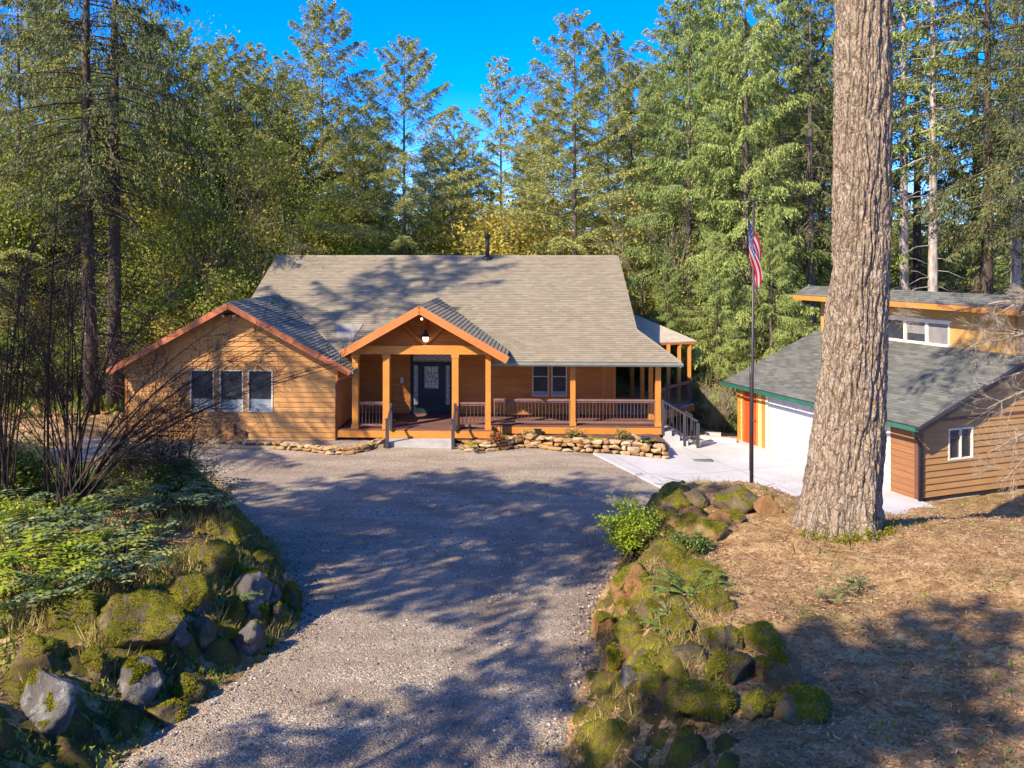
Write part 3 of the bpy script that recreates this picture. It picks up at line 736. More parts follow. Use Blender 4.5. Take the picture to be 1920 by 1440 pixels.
# front boards run across, rear boards run across too: rows clipped to the outline
def prange(P, y):
    xsv = []
    for i in range(len(P)):
        (ax, ay), (bx, by) = P[i], P[(i+1) % len(P)]
        if (ay > y) != (by > y): xsv.append(ax+(bx-ax)*(y-ay)/(by-ay))
    xsv.sort(); return list(zip(xsv[::2], xsv[1::2]))
mb = hb(); y = pfy
while y < 47:
    mb.mi = 1 if y > PY else 0
    for a, b in prange(deck_poly, y+.07): 
        if y > PY: a = max(a, pw1+.03)
        mb.box(a, b, y+.003, y+.137, FZ-.035, FZ)
    y += .14
mb.build('deck', [M['deck'], M['deck_grey']], house)
mb = hb()
for (ax, ay), (bx, by) in list(zip(deck_poly, deck_poly[1:]))[:7]:
    q = .03
    dx_, dy_ = bx-ax, by-ay; L = math.hypot(dx_, dy_); nx_, ny_ = dy_/L*q, -dx_/L*q
    mb.bar((ax+nx_*.6, ay+ny_*.6, FZ-.165), (bx+nx_*.6, by+ny_*.6, FZ-.165), .04, .25)
mb.build('deck_band', M['post'], house)
mb = hb()   # supports under the side deck
for X, Y in ((hx(1301, 36.8)-.25, 37.1), (hx(1301, 36.8)-.25, 41), (hx(1257, 35.2)-.1, 35.5), (hx(1301, 36.8)-.25, 46)): mb.box(X-.08, X+.08, Y-.08, Y+.08, -4.5, FZ-.3)
mb.build('deck_support', M['brown_metal'], house)
mb = hb(); mb.box(wxr+.05, cx1-.1, 31.95, 32.0, -.3, FZ-.29); mb.build('skirting', M['siding_dark'], house)
mb = hb(); mb.box(wxr+.03, cx1-.3, 32.05, 34.5, -.6, -.02); mb.build('crawlspace_wall', M['found'], house)
# ---- posts
def post(px, Y, ztop, w=.16, base=True, zb=FZ, X=None, name='porch_post'):
    x = hx(px, Y) if X is None else X; mb = hb(); mb.box(x-w/2, x+w/2, Y-w/2, Y+w/2, zb+.001, ztop)
    if base:
        mb.box(x-w/2-.025, x+w/2+.025, Y-w/2-.025, Y+w/2+.025, zb+.002, zb+.15); mb.box(x-w/2-.02, x+w/2+.02, Y-w/2-.02, Y+w/2+.02, ztop-.13, ztop-.002)
    return mb.build(name, M['post'], house)
bz0, bz1 = hz(800, 664, 31.1), hz(800, 648, 31.1)
PPY = 31.12
post(667, PPY, bz0, .22); post(725, PPY, bz0, .24); post(854, PPY, bz0, .24)
post(915.5, PPY, bz1+.03, .19)
FPY = 31.95
post(1074, FPY, EZ-.12+.1, .19); post(1233.5, FPY, EZ-.05, .20)
post(1220, 33.3, EZ+.1, .17); post(1204, 35.5, EZ+.1, .17, X=hx(1204, 35.5)); post(1185, 38.5, 3.0, .17); 
# header beam below the main eave
mb = hb(); mb.box(P1x+.1, cx1-.02, FPY-.07, FPY+.07, EZ-.02, EZ+.14); mb.build('header_beam', M['post'], house)
mb = hb(); mb.box(cx1-.22, cx1-.06, FPY+.08, 44, EZ-.02, EZ+.12); mb.build('header_beam', M['post'], house)
# porch ceiling
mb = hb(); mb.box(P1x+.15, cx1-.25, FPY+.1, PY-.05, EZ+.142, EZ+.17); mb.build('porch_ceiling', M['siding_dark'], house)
# ---- portico
mb = hb(); mb.box(hx(664, PPY)-.15, hx(911, PPY), PPY-.1, PPY+.1, bz0+.001, bz1); mb.build('portico_beam', M['post'], house)
mb = hb(); mb.box(PX-.09, PX+.09, PPY+.58, PPY+.70, bz1-.1, pz-.2); mb.build('king_post', M['siding_dark'], house)
mb = hb(); courses(mb, (0, PPY+.75, 0), (1, 0, 0), (0, 0, 1), (0, -1, 0), lambda z: PX-(pz-.14-z)/PP, lambda z: PX+(pz-.14-z)/PP, bz1-.3, pz-.2, .19, .028, 2.2, [], lift=.004)
mb.prism([(PX-(pz-.14-bz1+.3)/PP, PPY+.75, bz1-.3), (PX+(pz-.14-bz1+.3)/PP, PPY+.75, bz1-.3), (PX, PPY+.75, pz-.14)], (0, .08, 0)); mb.build('gable_infill', M['siding_dark'], house)  # siding panel added ahead of the back wall to brighten the gable
for s in (1, -1):
    mb = hb(); mb.bar((PX+s*.10, PPY+.64, bz1+.05), (PX+s*.80, PPY+.64, bz1+.70), .07, .10); mb.build('brace', M['siding_dark'], house)
psl = math.hypot(1, PP)
for side in (1, -1):
    hw_ = phw if side > 0 else PX-hx(641, 30.5)
    S_ = (0, 1, 0); T_ = Vector((-side/psl, 0, PP/psl)); N2 = Vector((side*PP/psl, 0, 1/psl))
    O_ = Vector((PX+side*hw_, 30.45, pz-PP*hw_)); tt = hw_*psl
    hi = lambda t, O_=O_: EY+(O_.z+t*PP/psl-EZ)/PT-30.45+.05
    mb = hb(); courses(mb, O_+N2*.004, S_, T_, N2, lambda t: 0, hi, 0, tt, .15, .014, .28, lift=.002, jit=.007)
    if side > 0:
        for i in range(int((pyb-30.45)/.28)):
            y = 30.45+i*.28
            mb.add([(PX+.13, y, pz-.05), (PX+.13, y+.3, pz-.05), (PX, y+.3, pz+.03), (PX, y, pz+.035), (PX-.13, y+.3, pz-.05), (PX-.13, y, pz-.05)], [(0, 1, 2, 3), (3, 2, 4, 5)])
    mb.mi = 1
    slab(mb, [O_, O_+Vector(S_)*hi(0), O_+Vector(S_)*hi(tt)+T_*tt, O_+T_*tt], .10, N2)
    mb.build('portico_roof', [M['shingle'], M['siding_dark']], house)
    mb = hb(); q = Vector((0, -.03, -.15))
    mb.bar(Vector((PX, 30.45, pz))+q, Vector((PX+side*(hw_+.02), 30.45, pz-PP*hw_))+q, .05, .27)
    mb.build('bargeboard', M['trim'], house)
# flashing strips
mb = hb()
a = Vector((hx(957, 32.6), 32.6, rz_(32.6)+.02)); b = Vector((hx(1003, EY), EY, EZ+.025)); mb.bar(a, b, .07, .02)
mb.build('valley_flashing', M['flash'], house)
mb = hb(); xx0, xx1 = hx(634, 33.2), hx(662, 33.2)
mb.prism([(xx0, 32.9, rz_(32.9)+.03), (xx1+.1, 32.9, rz_(32.9)+.03), (xx1+.25, 33.9, rz_(33.9)+.03), (xx0-.2, 33.9, rz_(33.9)+.03)], (0, 0, .02)); mb.build('valley_flashing', M['flash'], house)
mb = hb(); c_ = (PX+.13, 31.25)
# ---- railings
def railing(a, b, n_post=False, zt=.98, name='railing', z0=FZ, z1=FZ, sp=.125):
    """a, b: (X, Y) ends in the house frame"""
    mb = hb(); A = Vector((a[0], a[1], z0)); B = Vector((b[0], b[1], z1)); up = Vector((0, 0, 1))
    for q in (A.lerp(B, .01), A.lerp(B, .99)): mb.bar(q+up*.1, q+up*(zt-.03), .035, .04)
    mb.bar(A+up*(zt-.03), B+up*(zt-.03), .12, .06); mb.bar(A+up*.13, B+up*.13, .05, .07); mb.bar(A+up*(zt-.09), B+up*(zt-.09), .05, .06)
    r = mb.build(name, M['rail'], house)
    L = (B-A).length; n = max(2, int(L/sp)); mb = hb()
    for i in range(1, n):
        p = A.lerp(B, i/n); mb.tube([p+up*.15, p+up*(zt-.11)], .013, 5)
    mb.build('balusters', M['bal'], r)
    return r
railing((hx(667, PPY)+.12, PPY), (hx(725, PPY)-.13, PPY))
railing((hx(854, PPY)+.13, PPY), (hx(915.5, PPY)-.1, PPY))
railing((hx(915.5, PPY)+.15, FPY), (hx(1074, FPY)-.1, FPY))
railing((hx(1074, FPY)+.1, FPY), (hx(1233.5, FPY)-.1, FPY))
RX = hx(1301, 36.8)-.12
railing((hx(1257, 35.2)-.15, 35.3), (RX, 36.9)); railing((RX, 36.9), (RX, 46.8)); railing((RX, 46.8), (pw1+.1, 46.8))
railing((cx1-.05, 33.4), (hx(1257, 35.2)-.2, 35.25))
for X, Y in ((RX, 36.9), (hx(1257, 35.2)-.15, 35.3)):
    mb = hb(); mb.box(X-.06, X+.06, Y-.06, Y+.06, FZ, FZ+1.1); mb.build('rail_post', M['newel'], house)
# ---- patio roof on the right
za = 3.15
A = (hx(1307, 37.3), 37.3, za); B = (hx(1296, 46.0), 46.0, za); C_ = (hx(1187, 40.5), 40.5, hz(1187, 588, 40.5)); D_ = (hx(1196, 35.6), 35.6, 3.30)
Cb = (XR+.1, 44, hz(1187, 588, 44.0)+.02)
top = [A, (hx(1307, 37.3)-.35, 44.5, 3.42), C_, (XR-.6, 43.5, 4.2), (XR-.6, 37.0, 3.55), (hx(1225, 36.2), 36.2, 3.16)]
# planar quad: rises toward the house and slightly toward the back
P3 = [Vector(A), Vector((hx(1232, 36.4), 36.4, hz(1232, 642, 36.4))), Vector((XR-.4, 36.6, 3.42)), Vector(C_)]
mb = hb(); c0 = Vector(C_)
fs = [tuple(P3[0]), tuple(P3[3]), tuple(P3[2]), tuple(P3[1])]
mb.add(fs+[(x, y, z-.1) for x, y, z in fs], [(0, 1, 2), (0, 2, 3), (6, 5, 4), (7, 6, 4), (0, 4, 5, 1), (1, 5, 6, 2), (2, 6, 7, 3), (3, 7, 4, 0)])
mb.build('patio_roof', M['patio_roof'], house)
mb = hb(); mb.bar(Vector(fs[0])+Vector((0, -.02, -.08)), Vector(fs[3])+Vector((0, -.02, -.08)), .04, .09); mb.bar(Vector(fs[0])+Vector((.0, 0, -.1)), Vector(fs[1])+Vector((0, 0, -.1)), .05, .12); mb.build('patio_fascia', M['trim'], house)
def patio_post(px, Y, zt):
    return post(px, Y, zt, .15, False)
patio_post(1292, 37.2, 3.05); patio_post(1273, 36.95, 3.05); patio_post(1253, 36.6, 3.05)
# ---- front steps (concrete) with newels
stx0, stx1 = hx(732, 30.6), hx(848, 30.6)
mb = hb(); mb.box(stx0-.1, stx1+.02, 30.25, pfy-.04, -.1, .20); mb.build('front_step', M['found'], house)
for px, yb_ in ((726, 30.12), (849.5, 30.1)):
    x = hx(px, yb_)
    mb = hb(); mb.box(x-.055, x+.055, yb_-.055, yb_+.055, -.1, 1.02); mb.box(x-.07, x+.07, yb_-.07, yb_+.07, 1.02, 1.06); nw = mb.build('newel_post', M['newel'], house)
    mb = hb(); mb.box(x-.05, x+.05, yb_+.70, yb_+.80, FZ, 1.48); mb.bar((x, yb_+.02, .92), (x, yb_+.75, 1.38), .06, .07); mb.build('handrail', M['newel'], nw)
# ---- side steps, going down to the right from the deck corner
for k in range(4):
    mb = hb(); x0 = cx1+.06+.30*k; mb.box(x0, x0+.302 if k < 3 else x0+.34, 31.75, 33.1, -.5, FZ-.17*(k+1)); mb.build('side_step', M['concrete'], house)
x0 = cx1+.04; x1 = x0+1.28
mb = hb()
mb.bar((x0, 31.78, FZ+.95), (x1, 31.78, FZ+.95-.74), .07, .07); mb.bar((x0, 31.78, FZ+.16), (x1, 31.78, FZ+.16-.74), .05, .05)
for i in range(1, 10):
    x = lerp(x0, x1, i/10); zb = FZ+.16-.74*i/10; mb.tube([(x, 31.78, zb), (x, 31.78, zb+.78)], .014, 5)
mb.box(x1-.06, x1+.06, 31.72, 31.84, -.35, .35+.3); mb.box(x0-.05, x0+.05, 31.73, 31.83, FZ-.3, FZ+1.0); mb.box(lerp(x0, x1, .62)-.05, lerp(x0, x1, .62)+.05, 31.74, 31.83, -.2, FZ+.54)
mb.build('stair_rail', M['newel'], house)
mb = hb(); y = 33.0
mb.bar((x0, y, FZ+.95), (x1, y, FZ+.95-.74), .07, .07)
for i in range(0, 11, 2):
    x = lerp(x0, x1, i/10); zb = FZ-.1-.74*i/10; mb.tube([(x, y, zb), (x, y, zb+1.03)], .03, 5)
mb.build('stair_rail', M['newel'], house)
# vent grille in the skirt
mb = hb(); x = hx(1008, 31.7); mb.box(x-.15, x+.15, 31.66, 31.70, .2, .42); mb.build('vent', M['black'], house)

# ---- fixtures hanging on the house
lamp = thing('pendant_lantern', 'black bell shaped lantern lit and hanging under the porch gable', 'lantern', hw(hx(798, 31.6), 31.6, hz(798, 641, 31.6)), -HA)
mb = MB(); mb.tube([(0, 0, .42), (0, 0, 1.15)], .010, 6); mb.build('rod', M['black'], lamp)
mb = MB(); mb.lathe((0, 0, 0), [(.02, .46), (.04, .44), (.05, .36), (.11, .26), (.15, .22), (.15, .19)], 16); mb.build('lamp_shade', M['black'], lamp)
m_, t_ = nt('lamp_glow'); e_ = N_(t_, 'ShaderNodeEmission', Strength=1.3); e_.inputs[0].default_value = (1, .86, .62, 1); o_ = t_.nodes.new('ShaderNodeOutputMaterial'); t_.links.new(e_.outputs[0], o_.inputs[0]); M['glow'] = m_
mb = MB(); mb.lathe((0, 0, 0), [(.02, .0), (.07, .02), (.10, .08), (.11, .19)], 14); mb.build('glass_globe', M['glow'], lamp)
fl = thing('porch_light', 'small round white light lit at the peak of the porch gable', 'light', hw(PX, 31.0, pz-.52), -HA)
mb = MB(); mb.lathe((0, 0, 0), [(.01, -.04), (.035, -.03), (.042, .0), (.035, .03), (.02, .06)], 14); mb.build('bulb', M['glow'], fl)
mb = MB(); mb.lathe((0, 0, 0), [(.07, .05), (.08, .08), (.03, .12), (.03, .35)], 12); mb.build('socket', M['brown_metal'], fl)
sl_ = thing('security_light', 'dark security light with motion sensor under the peak of the left gable', 'light', hw(hx(432, 30.9), 30.9, hz(432, 588, 30.9)), -HA)
mb = MB(); mb.box(-.05, .05, 0, .08, -.05, .05); mb.build('mounting_plate', M['black'], sl_)
for s in (-1, 1):
    mb = MB(); mb.tube([(s*.06, 0, 0), (s*.16, -.08, -.03), (s*.2, -.2, -.08)], [.035, .06, .08], 10); h_ = mb.build('lamp_head', M['black'], sl_)
    mb = MB(); mb.tube([(s*.2, -.201, -.08), (s*.202, -.21, -.083)], [.07, .06], 10); mb.build('lens', M['white'], h_)

# ------------------------------------------------------------------ paths and pads
def flat_poly(name, pts, th, mat, zfn, zo):
    bm = bmesh.new(); vs = [bm.verts.new((x, y, zfn(x, y)+zo)) for x, y in pts]; f = bm.faces.new(vs)
    if f.normal.z < 0: f.normal_flip()
    bmesh.ops.triangulate(bm, faces=bm.faces[:])
    for k in range(5): bmesh.ops.subdivide_edges(bm, edges=[e for e in bm.edges if e.calc_length() > .7], cuts=1, use_grid_fill=False); bmesh.ops.triangulate(bm, faces=[f for f in bm.faces if len(f.verts) > 3])
    for v in bm.verts: v.co.z = zfn(v.co.x, v.co.y)+zo
    if th:
        r = bmesh.ops.extrude_face_region(bm, geom=bm.faces[:])
        for e in r['geom']:
            if isinstance(e, bmesh.types.BMVert): e.co.z += th
    bm.normal_update(); bmesh.ops.recalc_face_normals(bm, faces=bm.faces[:])
    me = bpy.data.meshes.new(name); bm.to_mesh(me); bm.free(); me.materials.append(mat)
    return obj(name, me)
def gp(px, py, z=0.0):
    d = (CH-z)*F/(py-HY); return ((px-CX)/F*d, d)
# garage placement
gA = R(20.72); g1 = Vector((-math.sin(gA), math.cos(gA), 0)); g2 = Vector((math.cos(gA), math.sin(gA), 0))
GC = Vector((11.86, 24.8, -.30))
def gpt(s, k, z=0): return GC+g1*s+g2*k+Vector((0, 0, z))
pad_pts = [gp(1112, 851, 0), gp(1180, 890, -.05), gp(1252, 926, -.2)]
pad_pts = [gp(1112, 851, 0), gp(1256, 930, -.25), (6.3, 21.9), (9.5, 22.6), (11.9, 23.4)]+[tuple(gpt(-.3, -.05)[:2]), tuple(gpt(8.8, -.05)[:2]), gp(1384, 832, -.3), gp(1330, 823, -.3), hw(cx1+1.6, 33.3)[:2], hw(cx1+.0, 33.3)[:2], hw(cx1+.0, 31.8)[:2], gp(1250, 840, -.1), gp(1240, 856, -.1)]
pad = flat_poly('concrete_apron', pad_pts, .06, M['concrete'], lambda x, y: zdrive(x, y), .0); tag(pad, kind='structure')
walk = flat_poly('concrete_path', [gp(700, 831), gp(722, 836), gp(845, 838), gp(862, 834), hw(stx1+.15, 30.6)[:2], hw(stx0-.25, 30.6)[:2]], .05, M['concrete'], lambda x, y: 0, .0); tag(walk, kind='structure')
strip = flat_poly('gravel_verge', [hw(wxl+1, 31.0)[:2], hw(wxl+1.2, 30.1)[:2], hw(wxr, 29.75)[:2], hw(hx(718, 30), 30.1)[:2], hw(hx(718, 30.9), 30.94)[:2], hw(wxr+.1, 31.6)[:2]], .08, M['gravel'], lambda x, y: 0, .01); tag(strip, kind='structure')
# ------------------------------------------------------------------ stone borders
def stone_bm(mb, c, sx, sy, sz, rz, seed):
    r_ = random.Random(seed); bm = bmesh.new(); bmesh.ops.create_icosphere(bm, subdivisions=2, radius=1)
    cuts = [(Vector((r_.gauss(0, 1), r_.gauss(0, 1), r_.gauss(0, 1))).normalized(), r_.uniform(.5, .82)) for _ in range(9)]
    vs = []
    for v in bm.verts:
        p = v.co.copy()
        p = Vector([math.copysign(abs(q)**.62, q) for q in p])
        for n, dd in cuts:
            q = p.dot(n)
            if q > dd: p -= n*(q-dd)
        p *= 1+.05*noise.noise(p*2+Vector((seed, 0, 0)))
        p = Vector((p.x*sx/2, p.y*sy/2, p.z*sz/2)); p.rotate(Matrix.Rotation(r_.uniform(-.15, .15), 3, 'Y')); p.rotate(Matrix.Rotation(rz, 3, 'Z'))
        vs.append(tuple(p+Vector(c)))
    o = mb.smf; mb.smf = False
    mb.add(vs, [tuple(v.index for v in f.verts) for f in bm.faces]); mb.smf = o; bm.free()
def stone_wall(name, label, pts, h, thick, rows, size, seed):
    """dry stacked border along a polyline of ground points; h may be a list"""
    r_ = random.Random(seed); P = [Vector((x, y, 0)) for x, y in pts]; n = len(P); hs = h if isinstance(h, list) else [h]*n
    base = P[0].copy(); mb = MB((base.x, base.y, 0)); 
    cum = [0]
    for a, b in zip(P[:-1], P[1:]): cum.append(cum[-1]+(b-a).length)
    def at(s):
        for i in range(n-1):
            if s <= cum[i+1] or i == n-2:
                t = (s-cum[i])/(cum[i+1]-cum[i]); return P[i].lerp(P[i+1], t), (P[i+1]-P[i]).normalized(), lerp(hs[i], hs[i+1], t)
    k = seed*100
    for row in range(rows):
        s = r_.uniform(-.1, .1)
        while s < cum[-1]:
            w = size*r_.uniform(.6, 1.6); p, d, hh = at(min(max(0, s+w/2), cum[-1]))
            rh = hh/rows; zb = zdrive(p.x, p.y)
            nrm = Vector((-d.y, d.x, 0))
            for lay in range(2):
                k += 1
                q = p+nrm*(lay*thick*.5+.05*row+r_.uniform(-.03, .03))
                if lay and row < rows-1: continue
                stone_bm(mb, (q.x, q.y, zb+rh*(row+.5)+r_.uniform(-.02, .03)), w*1.12, thick*.62, rh*r_.uniform(1.1, 1.4), math.atan2(d.y, d.x)+r_.uniform(-.12, .12), k)
            s += w*.93
    o = mb.build(name, M['stone']); o.location = (base.x, base.y, 0); return tag(o, label, 'stone wall')
W1 = [gp(862, 843), gp(880, 847), gp(915, 848), gp(955, 844), gp(975, 841), gp(1010, 843), gp(1055, 848), gp(1110, 850), gp(1170, 853, -.05), gp(1220, 856, -.1), gp(1252, 858, -.1), gp(1252, 846, -.1), gp(1244, 835, -.1)]
W1t = [(x, y+.12) for x, y in W1]
stone_wall('retaining_wall', 'low dry stacked tan stone wall holding the planted bed before the right half of the porch', W1t, [.26, .30, .34, .40, .42, .42, .42, .44, .48, .50, .5, .48, .42], .34, 3, .32, 3)
W2 = [gp(356, 838), gp(420, 839), gp(500, 842), gp(560, 847), gp(610, 852), gp(640, 854), gp(670, 850), gp(700, 843), gp(720, 834)]
stone_wall('stone_edging', 'row of loose tan rocks edging the foot of the left gable wall', [(x, y+.1) for x, y in W2], .21, .34, 2, .30, 5)
# mulch bed
bed_pts = [(x, y+.2) for x, y in W1t[:11]]+[(W1t[11][0]-.15, W1t[11][1]), (W1t[12][0]-.12, W1t[12][1]), hw(cx1-.1, 31.7)[:2], hw(P1x+.2, 31.7)[:2], hw(P1x+.2, 30.95)[:2], hw(hx(856, 30.9), 30.85)[:2]]
def bedz(x, y): return .27+.04*nz(x, y, 3)+.02*nz(x, y, 11)+.08*smooth((x-0)/3)-.12*smooth((y-29.8)/1.6)
bed = flat_poly('garden_bed', bed_pts, 0, M['mulch'], bedz, .0); tag(bed, kind='structure')
# rocks along the far side of the gravel loop (left)
mbx = []
for i, (px, py, s) in enumerate([(12, 783, .5), (40, 780, .6), (72, 779, .5), (108, 781, .4), (140, 778, .55), (172, 780, .45), (200, 781, .4), (222, 784, .5)]):
    x, y = gp(px, py); mb = MB(); stone_bm(mb, (0, 0, .12), s*1.2, s*.8, s*.7, rng.uniform(0, 3), 900+i)
    o = mb.build('edging_rock', M['stone']); o.location = (x, y, 0)
    tag(o, '%s from the left of the tan rocks beyond the gravel loop' % ['first', 'second', 'third', 'fourth', 'fifth', 'sixth', 'seventh', 'eighth'][i], 'rock', 'rocks along the gravel loop')

# ------------------------------------------------------------------ garage
garage = thing('garage', 'orange sided garage with green shingle roof, clerestory and green gutter', 'garage', tuple(GC), gA)
# local frame: x = into the building (k), y = along the front wall (s), z up from the pad
GP = .41; GO = .5
GZ = 2.27                                     # roof top height at the front overhang edge (local)
def groof(k): return GZ+GP*(k+GO)
GL0, GL1 = -.42, 9.05
KC = 3.92; DEP = 9.0
gsl = math.hypot(1, GP)
g = MB()
Tg = Vector((1/gsl, 0, GP/gsl)); Ng = Vector((-GP/gsl, 0, 1/gsl))
O_ = Vector((-GO, GL1, GZ))
courses(g, O_+Ng*.004, (0, -1, 0), Tg, Ng, lambda t: 0, lambda t: GL1-GL0, 0, (KC+GO)*gsl, .14, .012, .30, lift=.002, jit=.006)
g.mi = 1; slab(g, [O_, (-GO, GL0, GZ), (KC, GL0, groof(KC)), (KC, GL1, groof(KC))], .10, Ng)
g.build('roof', [M['shingle_g'], M['newel']], garage)
# clerestory
uz0 = groof(KC)-.1; UF = 5.25+.30; up_k = KC-.72; uz1 = UF+.36
g = MB(); T2 = Vector((.72, 0, .36)).normalized(); N2 = Vector((-.36, 0, .72)).normalized(); O_ = Vector((up_k, GL1+.45, UF))
courses(g, O_+N2*.004, (0, -1, 0), T2, N2, lambda t: 0, lambda t: GL1-GL0+.65, 0, math.hypot(.72, .36), .14, .012, .30, lift=.002, jit=.006)
g.mi = 1; slab(g, [O_, (up_k, GL0-.2, UF), (KC, GL0-.2, uz1), (KC, GL1+.45, uz1)], .10, N2)
g.mi = 0; g.prism([(KC, GL0-.2, uz1-.003), (KC+5.2, GL0-.2, uz1-2.0), (KC+5.2, GL1+.45, uz1-2.0), (KC, GL1+.45, uz1-.003)], (0, 0, -.11))
g.build('clerestory_roof', [M['shingle_g'], M['brown_metal']], garage)
g = MB(); g.box(up_k-.04, up_k-.001, GL0-.2, GL1+.45, UF-.19, UF-.01); g.build('clerestory_fascia', M['post'], garage)
def wall_k(mb, k, s0, s1, z0, z1, hs, th=.1):      # wall parallel to the front, holes (s0,s1,z0,z1)
    xsx = sorted({s0, s1}|{h[i] for h in hs for i in (0, 1)})
    for a, b in zip(xsx[:-1], xsx[1:]):
        cur = z0
        for h in sorted([h for h in hs if h[0] < (a+b)/2 < h[1]], key=lambda q: q[2]):
            if h[2] > cur: mb.box(k, k+th, a, b, cur, h[2])
            cur = h[3]
        if z1 > cur: mb.box(k, k+th, a, b, cur, z1)
cw = (2.5, 6.3, 4.09, 4.90)
g = MB(); wall_k(g, KC, GL0+.42, GL1-.35, uz0, UF+.2, [cw]); g.build('clerestory_wall', M['clere'] if 'clere' in M else M['siding_garage'], garage)
g = MB(); s0, s1, z0, z1 = cw
for i in range(4):
    a = lerp(s0, s1, i/4); b = lerp(s0, s1, (i+1)/4); mb = MB()
    for q in ((a, a+.06, z0, z1), (b-.06, b, z0, z1), (a+.06, b-.06, z0, z0+.07), (a+.06, b-.06, z1-.07, z1)): mb.box(KC-.03, KC+.06, q[0], q[1], q[2], q[3])
    w = mb.build('window', M['cream'], garage)
    mb = MB(); mb.box(KC+.02, KC+.03, a+.06, b-.06, z0+.07, z1-.07); mb.build('pane', M['glass'], w)
    if i in (0, 1):
        mb = MB(); z = z0+.09+(.25 if i else 0)
        while z < z1-.1: mb.box(KC+.010, KC+.016, a+.07, b-.07, z, z+.018); z += .036
        mb.build('blind', M['found'], w)
g = MB(); g.box(KC-.035, KC-.001, s0-.08, s1+.08, z0-.12, z0-.002); g.box(KC-.035, KC-.001, s0-.08, s1+.08, z1+.002, z1+.06); g.build('window_trim', M['cream'], garage)
# front wall
gd = (1.2, 6.93, .0, 2.12); rd = (7.62, 8.42, .0, 2.05)
g = MB(); g.mi = 0
fh = GZ+GP*GO-.14
courses(g, (0, 8.75, 0), (0, -1, 0), (0, 0, 1), (-1, 0, 0), lambda z: 8.75-9.0 if False else 0, lambda z: 8.75, 0, fh, .19, .02, None, [(8.75-gd[1]-.12, 8.75-gd[0]+.12, -1, gd[3]+.1), (8.75-rd[1]-.1, 8.75-rd[0]+.1, -1, rd[3]+.1)], lift=.004)
g.mi = 1; wall_k(g, 0, 0, 8.75, -.2, fh, [gd, rd])
g.build('front_wall', [M['siding_pale'], M['siding_garage']], garage)
g = MB(); courses(g, (-.026, 1.08, 0), (0, -1, 0), (0, 0, 1), (-1, 0, 0), lambda z: 0, lambda z: 1.05, 0, fh, .19, .02, lift=.004); g.build('shaded_strip', M['siding_shaded'], garage)  # strip by the near corner, its shade painted as darker siding
for s in (0.0, 7.12, 8.6):
    g = MB(); g.box(-.05, .0 if s else .10, s-.03 if s == 0 else s, s+.16, -.05, fh); g.build('corner_board', M['post'] if s else M['brown_metal'], garage)
# side wall toward the drive: gable profile
g = MB(); g.mi = 0
def side_lo(z): return max(0, (z+.14-GZ)/GP-GO) if z > groof(0)-.14 else 0.0
def side_hi(z):
    if z > uz1-2.0+.4: return max(side_lo(z), min(DEP, KC+(uz1-.16-z)/.385))
    return DEP
sw = (1.06, 2.04, 1.10, 2.04)
def side_lo2(z): return side_lo(z) if z < groof(KC)-.14 else KC+.0
courses(g, (0, 0, 0), (1, 0, 0), (0, 0, 1), (0, -1, 0), side_lo2, side_hi, .1, uz1-.2, .19, .03, 3.1, [sw], lift=.004)
g.mi = 1
wzt = uz1-.14
g2m = g
xsx = [0, sw[0], sw[1], DEP]
g.box(0.1, sw[0], .001, .1, -.1, 2.2); g.box(sw[0], sw[1], .001, .1, -.1, sw[2]); g.box(sw[0], sw[1], .001, .1, sw[3], 2.2); g.box(sw[1], DEP, .001, .1, -.1, 2.2)
g.prism([(.0, .001, 2.2), (DEP, .001, 2.2), (DEP, .001, uz1-.16-(DEP-KC)*.385), (KC, .001, uz1-.16), (KC, .001, groof(KC)-.14), (.0, .001, groof(0)-.14)], (0, .1, 0))
g.prism([(.0, 8.65, -.5), (DEP, 8.65, -.5), (DEP, 8.65, uz1-.16-(DEP-KC)*.385), (KC, 8.65, uz1-.16), (KC, 8.65, groof(KC)-.14), (.0, 8.65, groof(0)-.14)], (0, .1, 0))
g.box(DEP-.1, DEP, .1, 8.65, -.5, 3.2)
g.build('side_wall', [M['siding_garage'], M['siding_garage']], garage)
g = MB(); g.box(-.02, DEP+.02, -.012, .2, -.6, .095); g.build('foundation', M['black'], garage)
g = MB(); g.box(-.0, DEP, -.03, -.001, 2.28, 2.40); g.build('belt_board', M['brown_metal'], garage)
# side window
g = MB()
for q in ((sw[0], sw[0]+.05, sw[2], sw[3]), (sw[1]-.05, sw[1], sw[2], sw[3]), (sw[0]+.05, sw[1]-.05, sw[2], sw[2]+.05), (sw[0]+.05, sw[1]-.05, sw[3]-.05, sw[3]), ((sw[0]+sw[1])/2-.025, (sw[0]+sw[1])/2+.025, sw[2]+.05, sw[3]-.05)): g.box(q[0], q[1], -.04, .05, q[2], q[3])
w = g.build('window', M['cream'], garage); g = MB(); g.box(sw[0]+.05, sw[1]-.05, .02, .03, sw[2]+.05, sw[3]-.05); g.build('pane', M['glass'], w)
# rake board, gutters, downspout
g = MB(); g.bar((-GO, GL0+.03, GZ-.17), (KC, GL0+.03, groof(KC)-.17), .04, .1); g.build('rake_board', M['black'], garage)
g = MB(); g.prism([(-GO-.01, GL0, GZ-.15), (-GO-.11, GL0, GZ-.13), (-GO-.14, GL0, GZ-.0), (-GO-.12, GL0, GZ-.0), (-GO-.09, GL0, GZ-.09), (-GO-.01, GL0, GZ-.09)], (0, GL1-GL0, 0)); g.build('gutter', M['green_gutter'], garage)
g = MB(); g.tube([(-GO-.06, GL0+.1, GZ-.12), (-GO+.02, GL0+.14, GZ-.3), (-.12, -.09, GZ-.55), (-.10, -.09, GZ-.7), (-.10, -.09, -.05)], .05, 8); g.build('downspout', M['black'], garage)
